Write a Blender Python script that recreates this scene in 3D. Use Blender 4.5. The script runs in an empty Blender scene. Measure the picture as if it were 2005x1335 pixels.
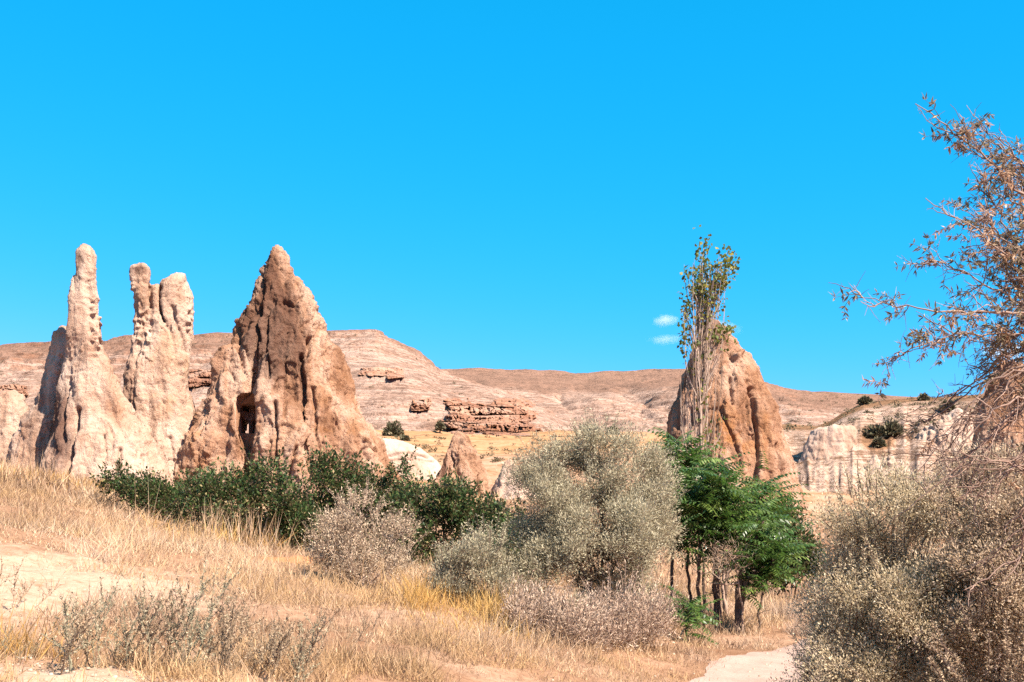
import bpy, math, random
import numpy as np
from mathutils import Vector, Matrix

# ------------------------------------------------------------------ camera, sky, sun, exposure
SC = bpy.context.scene
COL = SC.collection
F, CX, HV, CAMZ = 2150.0, 1002.5, 1050.0, 1.7      # focal length in photo pixels, centre column, horizon row, eye height
cam_data = bpy.data.cameras.new('camera')
cam_data.sensor_width = 36.0
cam_data.lens = F / 2005.0 * 36.0
cam_data.shift_y = (HV - 667.5) / 2005.0
cam_data.clip_start, cam_data.clip_end = 0.1, 6000.0
cam = bpy.data.objects.new('camera', cam_data)
cam.location = (0, 0, CAMZ)
cam.rotation_euler = (math.pi / 2, 0, 0)
COL.objects.link(cam)
SC.camera = cam

SUN_AZ, SUN_EL = math.radians(134), math.radians(47)   # azimuth clockwise from the view direction
world = bpy.data.worlds.new('World')
SC.world = world
world.use_nodes = True
wn = world.node_tree
sky = wn.nodes.new('ShaderNodeTexSky')
sky.sky_type = 'NISHITA'
sky.sun_disc = False
sky.sun_elevation, sky.sun_rotation = SUN_EL, SUN_AZ
sky.dust_density = 0.3
sep = wn.nodes.new('ShaderNodeSeparateColor')
comb = wn.nodes.new('ShaderNodeCombineColor')
wn.links.new(sky.outputs[0], sep.inputs[0])
for i, (p, k) in enumerate(((3.0, 0.012), (0.5, 1.06), (0.6, 1.55))):   # deep polarised blue of the photograph
    a = wn.nodes.new('ShaderNodeMath'); a.operation = 'POWER'; a.inputs[1].default_value = p
    b = wn.nodes.new('ShaderNodeMath'); b.operation = 'MULTIPLY'; b.inputs[1].default_value = k
    wn.links.new(sep.outputs[i], a.inputs[0]); wn.links.new(a.outputs[0], b.inputs[0]); wn.links.new(b.outputs[0], comb.inputs[i])
bg = wn.nodes['Background']
wn.links.new(comb.outputs[0], bg.inputs[0])
bg.inputs[1].default_value = 0.089
sun_data = bpy.data.lights.new('sun', 'SUN')
sun_data.energy, sun_data.angle, sun_data.color = 5.0, math.radians(0.5), (1.0, 0.90, 0.78)
sun = bpy.data.objects.new('sun', sun_data)
to_sun = Vector((math.sin(SUN_AZ) * math.cos(SUN_EL), math.cos(SUN_AZ) * math.cos(SUN_EL), math.sin(SUN_EL)))
sun.rotation_euler = to_sun.to_track_quat('Z', 'Y').to_euler()
sun.location = (20, -20, 40)
COL.objects.link(sun)
SC.view_settings.view_transform = 'Standard'
SC.view_settings.look = 'None'
SC.view_settings.gamma = 1.0
SC.view_settings.use_curve_mapping = False
SC.view_settings.exposure = 1.75
SC.render.engine = 'CYCLES'
SC.cycles.use_denoising = False
SC.cycles.max_bounces = 5
SC.cycles.diffuse_bounces = 3
SC.cycles.glossy_bounces = 2
SC.cycles.transmission_bounces = 3
SC.cycles.transparent_max_bounces = 4
SC.cycles.volume_bounces = 2

# ------------------------------------------------------------------ helpers
def W(u, v, d):
    """photo pixel + distance in metres -> point"""
    return np.array([(u - CX) / F * d, d, CAMZ + (HV - v) / F * d])

def hash3(ix, iy, iz, seed):
    h = (ix.astype(np.int64) * 374761393 + iy.astype(np.int64) * 668265263 + iz.astype(np.int64) * 2147483647 + seed * 1274126177) & 0xFFFFFFFF
    h = ((h ^ (h >> 13)) * 1274126177) & 0xFFFFFFFF
    h = ((h ^ (h >> 15)) * 2246822519) & 0xFFFFFFFF
    return ((h ^ (h >> 16)) & 0xFFFFFF) / float(0xFFFFFF)

def vnoise(P, seed=0):
    Fl = np.floor(P); f = P - Fl; f = f * f * f * (f * (f * 6 - 15) + 10)
    i = Fl.astype(np.int64); out = 0
    for dx in (0, 1):
        for dy in (0, 1):
            for dz in (0, 1):
                w = (f[:, 0] if dx else 1 - f[:, 0]) * (f[:, 1] if dy else 1 - f[:, 1]) * (f[:, 2] if dz else 1 - f[:, 2])
                out = out + w * hash3(i[:, 0] + dx, i[:, 1] + dy, i[:, 2] + dz, seed)
    return out * 2 - 1

def facets(P, scale, seed):
    """broken-rock planes: every jittered cell is a tilted flat"""
    Q = P * scale; I = np.floor(Q).astype(np.int64); best = np.full(len(P), 1e9); out = np.zeros(len(P))
    for dx in (-1, 0, 1):
        for dy in (-1, 0, 1):
            for dz in (-1, 0, 1):
                c = I + [dx, dy, dz]; h = [hash3(c[:, 0], c[:, 1], c[:, 2], seed + k) for k in range(6)]
                r = Q - c - np.stack(h[:3], 1); d2 = (r * r).sum(1); m = d2 < best
                best = np.where(m, d2, best); out = np.where(m, ((np.stack(h[3:], 1) * 2 - 1) * r).sum(1) + h[3] * .5, out)
    return out

ROT = np.array([[0.8, 0.36, -0.48], [-0.6, 0.48, -0.64], [0.0, 0.8, 0.6]])
def fbm(P, octaves=4, seed=0, gain=0.5, rot=True):
    P = np.asarray(P, float); out = np.zeros(len(P)); a = 1.0; s = 0
    for k in range(octaves):
        out += a * vnoise(P, seed + k * 17); s += a
        P = (P @ ROT.T if rot else P) * 2.03 + 11.3; a *= gain
    return out / s

def mesh_data(name, V, faces, attrs=None, smooth=False):
    """V (n,3); faces: one (m,k) index array or a list of them"""
    me = bpy.data.meshes.new(name)
    V = np.ascontiguousarray(V, np.float32)
    fl = [np.asarray(f, np.int32) for f in (faces if isinstance(faces, list) else [faces]) if len(f)]
    loops = np.concatenate([f.ravel() for f in fl])
    tot = np.concatenate([np.full(len(f), f.shape[1], np.int32) for f in fl])
    start = np.concatenate([[0], np.cumsum(tot)[:-1]]).astype(np.int32)
    me.vertices.add(len(V)); me.vertices.foreach_set('co', V.ravel())
    me.loops.add(len(loops)); me.loops.foreach_set('vertex_index', loops)
    me.polygons.add(len(tot)); me.polygons.foreach_set('loop_start', start)
    me.update(calc_edges=True)
    for k, arr in (attrs or {}).items():
        at = me.attributes.new(k, 'FLOAT', 'POINT'); at.data.foreach_set('value', np.ascontiguousarray(arr, np.float32))
    if smooth:
        me.polygons.foreach_set('use_smooth', np.ones(len(me.polygons), bool))
    return me

def link(name, me, mat=None, parent=None):
    o = bpy.data.objects.new(name, me); COL.objects.link(o)
    if mat is not None and me is not None and not me.materials: me.materials.append(mat)
    if parent is not None: o.parent = parent
    return o

def tag(o, label=None, cat=None, group=None, kind=None):
    for k, v in (('label', label), ('category', cat), ('group', group), ('kind', kind)):
        if v: o[k] = v
    return o

def thing(name, loc, label, cat, group=None):
    o = bpy.data.objects.new(name, None); COL.objects.link(o); o.location = [float(c) for c in loc]
    o.empty_display_size = 0.2
    return tag(o, label, cat, group)

def norm(A): return A / np.maximum(np.linalg.norm(A, axis=-1, keepdims=True), 1e-9)

def leaf_arrays(P, D, L, Wd, rng, fold=0.2, curl=0.0, flat=0.0):
    n = len(P); D = norm(D)
    S = norm(np.cross(D, rng.normal(size=(n, 3)) + np.array([0, 0, flat]))); N = np.cross(S, D)
    L = np.broadcast_to(np.asarray(L, float), (n,))[:, None]; Wd = np.broadcast_to(np.asarray(Wd, float), (n,))[:, None]
    c = np.broadcast_to(np.asarray(curl, float), (n,))[:, None]
    mid = P + D * L * 0.45
    V = np.stack([P, mid + S * Wd / 2 + N * Wd * fold, P + D * L - N * L * c, mid - S * Wd / 2 + N * Wd * fold], 1).reshape(-1, 3)
    return V, np.arange(n * 4).reshape(n, 4)

def leaf_mesh(name, P, D, L, Wd, rng, fold=0.2, curl=0.0, extra=None, flat=0.0):
    V, Q = leaf_arrays(P, D, L, Wd, rng, fold, curl, flat)
    at = {'rnd': np.repeat(rng.random(len(P)), 4)}
    for k, a in (extra or {}).items(): at[k] = np.repeat(a, 4)
    return mesh_data(name, V, Q, at)

def tube_arrays(A, B, ra, rb, n=5):
    A, B = np.asarray(A, float), np.asarray(B, float)
    D = norm(B - A); ref = np.where(np.abs(D[:, 2:3]) > 0.9, np.array([[1.0, 0, 0]]), np.array([[0, 0, 1.0]]))
    X = norm(np.cross(D, ref)); Y = np.cross(D, X)
    t = np.arange(n) * 2 * math.pi / n
    ring = X[:, None, :] * np.cos(t)[None, :, None] + Y[:, None, :] * np.sin(t)[None, :, None]
    V = np.concatenate([A[:, None, :] + ring * np.asarray(ra)[:, None, None], B[:, None, :] + ring * np.asarray(rb)[:, None, None]], 1)
    m = len(A); base = (np.arange(m) * 2 * n)[:, None]; i = np.arange(n); j = (i + 1) % n
    q = np.stack([i, j, j + n, i + n], 1)
    return V.reshape(-1, 3), (base[:, :, None] + q[None]).reshape(-1, 4)

def polytube(pts, radii, n=7):
    """one connected tapering tube along a polyline"""
    P = np.asarray(pts, float); m = len(P); T = norm(np.gradient(P, axis=0))
    ref = np.array([0, 0, 1.0]) if abs(T[0, 2]) < 0.9 else np.array([1.0, 0, 0]); V = []
    t = np.arange(n) * 2 * math.pi / n
    for k in range(m):
        X = np.cross(T[k], ref); X /= np.linalg.norm(X); Y = np.cross(T[k], X)
        V.append(P[k] + radii[k] * (np.cos(t)[:, None] * X + np.sin(t)[:, None] * Y))
    V = np.concatenate(V); i = np.arange(n); j = (i + 1) % n
    Q = np.concatenate([np.stack([i, j, j + n, i + n], 1) + k * n for k in range(m - 1)])
    return V, Q

def smoothline(pts, n, rng=None, jit=0.0):
    P = np.asarray(pts, float); s = np.concatenate([[0], np.cumsum(np.linalg.norm(np.diff(P, axis=0), axis=1))]); s /= s[-1]
    t = np.linspace(0, 1, n); out = np.stack([np.interp(t, s, P[:, k]) for k in range(P.shape[1])], 1)
    for _ in range(3): out[1:-1] = (out[:-2] + out[1:-1] * 2 + out[2:]) / 4
    if rng is not None and jit: out[1:-1] += rng.normal(size=out[1:-1].shape) * jit
    return out

class Merge:
    def __init__(s): s.V, s.Q, s.n, s.A = [], [], 0, []
    def add(s, V, Q, a=0.0):
        s.V.append(V); s.Q.append(Q + s.n); s.n += len(V); s.A.append(np.full(len(V), a) if np.isscalar(a) else a)
    def mesh(s, name, smooth=False): return mesh_data(name, np.concatenate(s.V), np.concatenate(s.Q), {'rnd': np.concatenate(s.A)}, smooth)

# ------------------------------------------------------------------ materials
class N:
    """thin wrapper to write node trees tersely"""
    def __init__(s, name):
        s.m = bpy.data.materials.new(name); s.m.use_nodes = True; s.t = s.m.node_tree; s.t.nodes.clear()
        s.out = s.t.nodes.new('ShaderNodeOutputMaterial')
    def new(s, typ, ins=None, **props):
        n = s.t.nodes.new('ShaderNode' + typ)
        for k, v in props.items(): setattr(n, k, v)
        for k, v in (ins or {}).items():
            if isinstance(v, bpy.types.NodeSocket): s.t.links.new(v, n.inputs[k])
            else: n.inputs[k].default_value = v
        return n
    def coord(s, scale=(1, 1, 1), src='Object'):
        c = s.new('TexCoord'); m = s.new('Mapping', {0: c.outputs[src]}); m.inputs['Scale'].default_value = scale
        return m.outputs[0]
    def noise(s, vec, scale, detail=4, rough=0.55, dist=0.0):
        return s.new('TexNoise', {'Vector': vec, 'Scale': scale, 'Detail': detail, 'Roughness': rough, 'Distortion': dist}).outputs[0]
    def ramp(s, fac, stops):
        r = s.new('ValToRGB', {0: fac}); e = r.color_ramp.elements
        while len(e) < len(stops): e.new(0.5)
        for k, (p, c) in enumerate(stops):
            e[k].position = p; e[k].color = (*c, 1) if len(c) == 3 else c
        return r.outputs[0]
    def mix(s, fac, a, b, mode='MIX'):
        n = s.new('Mix', data_type='RGBA', blend_type=mode)
        for k, v in ((0, fac), (6, a), (7, b)):
            if isinstance(v, bpy.types.NodeSocket): s.t.links.new(v, n.inputs[k])
            else: n.inputs[k].default_value = v if k == 0 else (*v, 1)
        return n.outputs[2]
    def math(s, op, a, b=0.0, clamp=False):
        n = s.new('Math', {0: a, 1: b}, operation=op); n.use_clamp = clamp; return n.outputs[0]
    def attr(s, name): return s.new('Attribute', attribute_name=name).outputs['Fac']
    def surf(s, sh): s.t.links.new(sh, s.out.inputs['Surface']); return s.m
G3 = lambda x: (x, x, x)
ALB = (.52, .432, .385)      # overall reflectance of the sun-bleached tuff and soil

def leaf_mat(name, stops, transl=0.25, rough=0.5, spec=0.3, tcol=None):
    n = N(name); c = n.ramp(n.attr('rnd'), stops)
    p = n.new('BsdfPrincipled', {'Base Color': c, 'Roughness': rough, 'Specular IOR Level': spec})
    if transl <= 0: return n.surf(p.outputs[0])
    t = n.new('BsdfTranslucent', {0: n.mix(0.5, c, tcol or stops[-1][1])})
    return n.surf(n.new('MixShader', {0: transl, 1: p.outputs[0], 2: t.outputs[0]}).outputs[0])

def bark_mat(name, a, b):
    n = N(name); v = n.coord((1, 1, 0.3)); c = n.ramp(n.noise(v, 9, 4), [(0.3, a), (0.7, b)])
    p = n.new('BsdfPrincipled', {'Base Color': c, 'Roughness': 0.9, 'Specular IOR Level': 0.1})
    return n.surf(p.outputs[0])

def rock_mat(name, dark, mid, light, patina, ochre, streak=0.5, bump=0.5, scale=1.0):
    """weathered tuff: blotched ground colour, vertical streaks, dark crust and painted shade where the 'patina' attribute says"""
    n = N(name); v = n.coord(); vs = n.coord((1, 1, 0.14))
    big = n.noise(v, 0.35 * scale, 5, 0.6); st = n.noise(vs, 0.9 * scale, 6, 0.65, 0.4); fine = n.noise(v, 7 * scale, 7, 0.7)
    m = n.math('ADD', n.math('MULTIPLY', st, streak), n.math('MULTIPLY', big, 1 - streak))
    c = n.ramp(m, [(0.39, dark), (0.49, mid), (0.58, light)])
    oc = n.math('MULTIPLY', n.ramp(n.noise(v, 0.55 * scale, 5, 0.6, 0.5), [(0.5, G3(0)), (0.62, G3(1))]), n.ramp(n.noise(vs, 1.3, 4), [(0.3, G3(0.2)), (0.7, G3(1))]))
    oc = n.math('MULTIPLY', oc, n.math('ADD', n.attr('ochre'), 0.2))
    c = n.mix(n.math('MINIMUM', oc, 0.85), c, ochre)
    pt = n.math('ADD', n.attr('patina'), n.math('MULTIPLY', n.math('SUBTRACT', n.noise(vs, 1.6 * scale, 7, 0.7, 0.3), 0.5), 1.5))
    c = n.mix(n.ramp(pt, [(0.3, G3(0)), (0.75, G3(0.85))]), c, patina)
    wh = n.math('ADD', n.attr('white'), n.math('MULTIPLY', n.math('SUBTRACT', n.noise(v, 1.1 * scale, 5, 0.6), 0.5), 0.9))
    c = n.mix(n.ramp(wh, [(0.42, G3(0)), (0.7, G3(0.8))]), c, light)
    c = n.mix(0.45, c, n.ramp(fine, [(0.28, G3(0.45)), (0.45, G3(1.0)), (0.75, G3(1.0))]), 'MULTIPLY')  # shade of the small pits put into the colour
    vo = n.new('TexVoronoi', {'Vector': v, 'Scale': 3.2 * scale}).outputs[0]
    rid = n.math('ABSOLUTE', n.math('SUBTRACT', n.noise(n.coord((1, 1, .4)), 2.6 * scale, 6, .7, .5), .5))
    grit = n.noise(v, 13 * scale, 5, .8)
    h = n.math('ADD', n.math('ADD', n.math('MULTIPLY', fine, 0.5), n.math('MULTIPLY', grit, .35)), n.math('ADD', n.math('MULTIPLY', rid, 1.6), n.math('MULTIPLY', vo, .25)))
    c = n.mix(n.ramp(n.math('ADD', grit, n.math('MULTIPLY', n.math('SUBTRACT', fine, .5), .6)), [(.34, G3(.3)), (.43, G3(0))]), c, tuple(k * .6 for k in dark))
    c = n.mix(1.0, c, ALB, 'MULTIPLY')
    b = n.new('Bump', {'Strength': bump, 'Distance': 0.3, 'Height': h})
    p = n.new('BsdfPrincipled', {'Base Color': c, 'Roughness': 0.95, 'Specular IOR Level': 0.05, 'Normal': b.outputs[0]})
    return n.surf(p.outputs[0])

# ------------------------------------------------------------------ terrain
CP = []
def col(u, pairs):
    for v, d in pairs: CP.append(W(u, v, d))
col(0, [(1335, 6), (1200, 9), (1120, 11), (1050, 14), (980, 24), (940, 36), (925, 46), (880, 78), (850, 122)])
col(250, [(1335, 6.5), (1200, 10), (1120, 13.5), (1060, 19), (1010, 28), (968, 47)])
col(500, [(1335, 7), (1200, 11), (1120, 16), (1085, 22), (1065, 29), (985, 49), (890, 82), (850, 122)])
col(750, [(1335, 8), (1220, 12), (1140, 18), (1100, 27), (990, 50)])
col(1000, [(1335, 9.5), (1230, 13.5), (1160, 20), (1110, 28), (1000, 50)])
col(800, [(908, 80), (868, 100), (850, 122)]); col(1000, [(908, 80), (872, 100), (850, 122)]); col(1250, [(900, 80), (870, 100), (850, 122)])
col(1200, [(1335, 11.2), (1250, 15), (1170, 22), (1000, 52)])
col(1300, [(1335, 12.3), (1240, 18), (1160, 28), (1010, 55)])
col(1440, [(1240, 18.5), (1165, 30), (1020, 55), (905, 82), (850, 122)])
col(1545, [(1165, 29), (1030, 55)]); col(1700, [(1190, 26), (1040, 55), (940, 75)]); col(2000, [(1120, 40), (1010, 60)])
CP += [np.array(p, float) for p in ((0, 0, 0), (1, 4, 0), (1, 8.5, 0), (3.5, 12.8, 0), (6.2, 17, 0), (10, 21, 0.1), (-2, 3, .35), (-4, 4, .9), (-3, 7, .8), (-8, 5, 1.4),
       (4, 8, .05), (6, 8, .2), (8, 4, .4), (10, 12, .3), (16, 20, .5), (-40, 20, 4), (-60, 60, 9), (-60, 122, 15), (60, 20, 2.5), (60, 60, 6), (60, 122, 15),
       (0, -20, 0), (-30, -20, 2), (30, -20, .6), (-120, 60, 12), (120, 60, 8), (-120, 122, 17), (120, 122, 17), (-120, -20, 5), (120, -20, 2), (0, 150, 14), (-100, 150, 18), (100, 150, 18))]
CP = np.array(CP)
def tps_kernel(r2): return 0.5 * r2 * np.log(r2 + 1e-6)
def tps_fit(C, lam=0.6):
    n = len(C); d2 = ((C[:, None, :2] - C[None, :, :2]) ** 2).sum(2); K = tps_kernel(d2) + lam * np.eye(n)
    Pm = np.concatenate([np.ones((n, 1)), C[:, :2]], 1); A = np.zeros((n + 3, n + 3)); A[:n, :n] = K; A[:n, n:] = Pm; A[n:, :n] = Pm.T
    return np.linalg.solve(A, np.concatenate([C[:, 2], np.zeros(3)]))
WT = tps_fit(CP)
PATH = smoothline([(-2.2, -6), (-0.8, 0), (0.4, 4), (1.9, 8.5), (3.75, 12.8), (6.0, 17), (10.5, 21), (17, 25), (26, 28)], 420)
def path_dist(x, y):
    out = np.full(len(x), 1e9)
    for p in PATH[::6]: out = np.minimum(out, (x - p[0]) ** 2 + (y - p[1]) ** 2)
    return np.sqrt(out)
def height(x, y):
    x = np.asarray(x, float).ravel(); y = np.asarray(y, float).ravel(); z = np.empty(len(x))
    for s in range(0, len(x), 20000):
        a, b = x[s:s + 20000], y[s:s + 20000]
        z[s:s + 20000] = tps_kernel((a[:, None] - CP[None, :, 0]) ** 2 + (b[:, None] - CP[None, :, 1]) ** 2) @ WT[:-3] + WT[-3] + WT[-2] * a + WT[-1] * b
    pd = path_dist(x, y); k = np.clip((pd - 1.2) / 1.2, 0, 1)
    P = np.stack([x, y, np.zeros_like(x)], 1)
    far = np.clip((y - 55) / 40, 0, 1)
    z += k * (0.09 * fbm(P * 0.9, 4, 5) + 0.05 * fbm(P * 4, 2, 9)) + far * 0.9 * fbm(P * 0.11, 4, 31)
    return z
def H1(x, y): return float(height([x], [y])[0])

gx = np.sinh(np.linspace(-4.2, 4.2, 430)); gx = gx / gx[-1] * 190
gy = np.concatenate([np.linspace(-25, 1.5, 24, endpoint=False), 1.5 * (160 / 1.5) ** np.linspace(0, 1, 330)])
GX, GY = np.meshgrid(gx, gy); gz = height(GX, GY)
nx, ny = len(gx), len(gy); idx = np.arange(nx * ny).reshape(ny, nx)
quads = np.stack([idx[:-1, :-1], idx[:-1, 1:], idx[1:, 1:], idx[1:, :-1]], -1).reshape(-1, 4)
fx, fy = GX.ravel(), GY.ravel()
fu = CX + F * fx / np.maximum(fy, 1.0)
bare = np.exp(-(((fx + 4.9) / 2.0) ** 2 + ((fy - 11.0) / 3.3) ** 2)) + 0.9 * np.exp(-(((fx + 2.6) / 0.8) ** 2 + ((fy - 6.2) / 1.2) ** 2)) + 0.5 * np.exp(-(((fx + 2.1) / 0.5) ** 2 + ((fy - 8.0) / 0.7) ** 2))
orange = np.exp(-((fx + 4.2) / .5) ** 2 - ((fy - 21.5) / 2.2) ** 2) * 1.3
field = np.clip((fy - 84) / 8, 0, 1) * np.clip((135 - fy) / 10, 0, 1)
pale = np.clip((fy - 56) / 8, 0, 1) * np.clip((92 - fy) / 8, 0, 1)
n = N('dry_ground'); v = n.coord()
base = n.ramp(n.noise(v, 0.5, 6, 0.6), [(0.3, (.32, .20, .125)), (0.5, (.48, .33, .225)), (0.7, (.62, .47, .35))])
base = n.mix(n.ramp(n.noise(v, 9, 5, .7), [(.42, G3(0)), (.62, G3(.6))]), base, (.26, .155, .10))
base = n.mix(n.ramp(n.math('ADD', n.attr('bare'), n.math('MULTIPLY', n.math('SUBTRACT', n.noise(v, 1.5, 6, .65), .5), 1.0)), [(.35, G3(0)), (.65, G3(1))]), base, n.ramp(n.noise(v, 6, 6, .7), [(.3, (.44, .31, .21)), (.48, (.64, .50, .385)), (.75, (.76, .63, .51))]))
base = n.mix(n.ramp(n.math('ADD', n.attr('orange'), n.math('MULTIPLY', n.math('SUBTRACT', n.noise(v, 1.2, 4), .5), .5)), [(.35, G3(0)), (.6, G3(1))]), base, (.66, .36, .19))
base = n.mix(n.attr('field'), base, n.ramp(n.noise(n.coord((.35, 1, 1)), .5, 8, .75), [(.36, (.40, .245, .13)), (.5, (.60, .39, .22)), (.64, (.66, .48, .32))]))
base = n.mix(n.attr('pale'), base, n.ramp(n.noise(v, .5, 6, .7), [(.35, (.36, .22, .12)), (.5, (.56, .38, .25)), (.65, (.66, .50, .38))]))
base = n.mix(1.0, base, ALB, 'MULTIPLY')
bmp = n.new('Bump', {'Strength': .6, 'Distance': .06, 'Height': n.noise(v, 6, 7, .7)})
p = n.new('BsdfPrincipled', {'Base Color': base, 'Roughness': 1.0, 'Specular IOR Level': 0.0, 'Normal': bmp.outputs[0]})
M_ground = n.surf(p.outputs[0])
ground = link('ground', mesh_data('ground', np.stack([fx, fy, gz], 1), quads, {'bare': bare, 'field': field, 'pale': pale, 'orange': orange}, True), M_ground)
tag(ground, kind='structure')

n = N('path_dirt'); v = n.coord()
c = n.ramp(n.noise(v, 1.2, 7, .65), [(.3, (.47, .365, .32)), (.5, (.60, .485, .43)), (.7, (.69, .57, .515))])
c = n.mix(n.ramp(n.noise(v, 22, 4, .7), [(.55, G3(0)), (.72, G3(.6))]), c, (.38, .26, .19))
c = n.mix(1.0, c, ALB, 'MULTIPLY')
bmp = n.new('Bump', {'Strength': .5, 'Distance': .03, 'Height': n.noise(v, 14, 7, .7)})
p = n.new('BsdfPrincipled', {'Base Color': c, 'Roughness': 1.0, 'Specular IOR Level': 0.0, 'Normal': bmp.outputs[0]})
M_path = n.surf(p.outputs[0])
pt = norm(np.gradient(PATH, axis=0)); pn = np.stack([pt[:, 1], -pt[:, 0]], 1)
cross = np.linspace(-1.5, 1.5, 26); s_ = np.arange(len(PATH))
wob = 0.2 * fbm(np.stack([s_ * .10, 0 * s_, 0 * s_], 1), 4, 3, .6)
PX = PATH[:, None, :] + pn[:, None, :] * (cross[None, :, None] * (1 + wob[:, None, None]))
pz = height(PX[:, :, 0], PX[:, :, 1]).reshape(PX.shape[:2]) + 0.018 - 0.012 * (np.abs(cross) > 1.45)[None, :]
pz -= 0.02 * np.exp(-((np.abs(cross) - 0.65) / 0.17) ** 2)[None, :] * 0.6
i2 = np.arange(PX.shape[0] * 26).reshape(-1, 26)
tag(link('path', mesh_data('path', np.concatenate([PX, pz[:, :, None]], 2).reshape(-1, 3), np.stack([i2[:-1, :-1], i2[:-1, 1:], i2[1:, 1:], i2[1:, :-1]], -1).reshape(-1, 4), None, True), M_path), kind='structure')

# ------------------------------------------------------------------ hills: layered mesa and far ridge
def hill(name, us, ds, vfun, mat, seed, terr=1.0, attrs=None, rough=1.0):
    U, D = np.meshgrid(us, ds); V = vfun(U, D)
    x = (U - CX) / F * D; z = CAMZ + (HV - V) / F * D; P = np.stack([x.ravel(), D.ravel(), z.ravel()], 1)
    # gullies, then strata ledges, then rubble
    gl = np.abs(fbm(P * [.05, .012, 0], 4, seed + 30, rot=False)); P[:, 2] += rough * 5.5 * (gl - .22) * np.clip((D.ravel() - ds[0]) / (.25 * (ds[-1] - ds[0])), 0, 1) * np.clip((V.ravel() - np.interp(U.ravel(), us, V.min(0)) - 3) / 35, 0, 1)
    P[:, 2] += rough * 1.6 * fbm(P * [.045, .045, 0], 4, seed) + rough * 0.5 * fbm(P * [.22, .22, .1], 4, seed + 3)
    per = 1.9; ph = P[:, 2] / per + 0.35 * fbm(P * [.02, .02, .0], 3, seed + 7); fr = ph - np.floor(ph)
    st = np.where(fr < .78, fr * .25, .195 + (fr - .78) * 3.659) - fr
    amt = terr * np.clip(0.55 + 1.2 * fbm(P * [.03, .03, .05], 3, seed + 9), 0, 1)
    P[:, 2] += st * per * amt
    per2 = .75; ph = P[:, 2] / per2 + 0.4 * fbm(P * [.05, .05, .0], 3, seed + 12); fr = ph - np.floor(ph)
    P[:, 2] += (np.where(fr < .7, fr * .3, .21 + (fr - .7) * 2.633) - fr) * per2 * amt * .8
    P[:, 1] += 1.0 * fbm(P * [.25, .25, .8], 4, seed + 20) * amt
    i = np.arange(U.size).reshape(U.shape)
    q = np.stack([i[:-1, :-1], i[:-1, 1:], i[1:, 1:], i[1:, :-1]], -1).reshape(-1, 4)
    at = attrs(U.ravel(), D.ravel(), P) if attrs else {}
    return tag(link(name, mesh_data(name, P, q, at, True), mat), kind='structure')

def strata_mat(name, brown, pale, pink, rust):
    n = N(name); v = n.coord()
    g = n.new('NewGeometry'); steep = n.new('SeparateXYZ', {0: g.outputs['Normal']}).outputs[2]
    vz = n.coord((.05, .05, 1.0)); band = n.noise(vz, .42, 6, .68, .45)
    spk = n.noise(v, 1.3, 6, .75); blot = n.noise(v, .09, 5, .6)
    c = n.ramp(band, [(.30, rust), (.38, pink), (.46, pale), (.54, pink), (.60, pale), (.70, tuple(k * .75 for k in pink))])
    c = n.mix(n.ramp(blot, [(.45, G3(0)), (.66, G3(.6))]), c, pale)
    c = n.mix(n.ramp(n.math('ADD', n.attr('cap'), n.math('MULTIPLY', n.math('SUBTRACT', n.noise(v, .12, 6, .65), .5), .8)), [(.4, G3(0)), (.62, G3(1))]), c, brown)
    c = n.mix(n.ramp(n.math('ADD', n.attr('rust'), n.math('MULTIPLY', n.math('SUBTRACT', n.noise(v, .3, 5, .65), .5), .8)), [(.4, G3(0)), (.65, G3(.9))]), c, rust)
    lines = n.math('MULTIPLY', n.ramp(n.noise(n.coord((.08, .08, 1.0)), 1.1, 6, .7, 1.2), [(.44, G3(0)), (.5, G3(.85)), (.56, G3(0))]), n.ramp(n.noise(v, .16, 4), [(.36, G3(0)), (.52, G3(1))]))
    c = n.mix(lines, c, tuple(k * .5 for k in brown))
    c = n.mix(n.ramp(steep, [(.35, G3(.55)), (.75, G3(0))]), c, rust)
    c = n.mix(n.ramp(spk, [(.38, G3(.8)), (.5, G3(0))]), c, tuple(k * .5 for k in brown))
    c = n.mix(n.ramp(n.noise(v, 3.1, 4, .8), [(.36, G3(.6)), (.47, G3(0))]), c, tuple(k * .45 for k in brown))
    c = n.mix(1.0, c, ALB, 'MULTIPLY')
    bmp = n.new('Bump', {'Strength': .8, 'Distance': .8, 'Height': n.math('ADD', spk, n.math('MULTIPLY', band, .8))})
    return n.surf(n.new('BsdfPrincipled', {'Base Color': c, 'Roughness': 1.0, 'Specular IOR Level': 0.0, 'Normal': bmp.outputs[0]}).outputs[0])
M_mesa = strata_mat('mesa_strata', (.44, .31, .245), (.76, .63, .55), (.58, .42, .335), (.46, .27, .18))
M_bank = strata_mat('tuff_bank', (.50, .33, .21), (.92, .77, .66), (.82, .645, .53), (.62, .43, .31))

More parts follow.
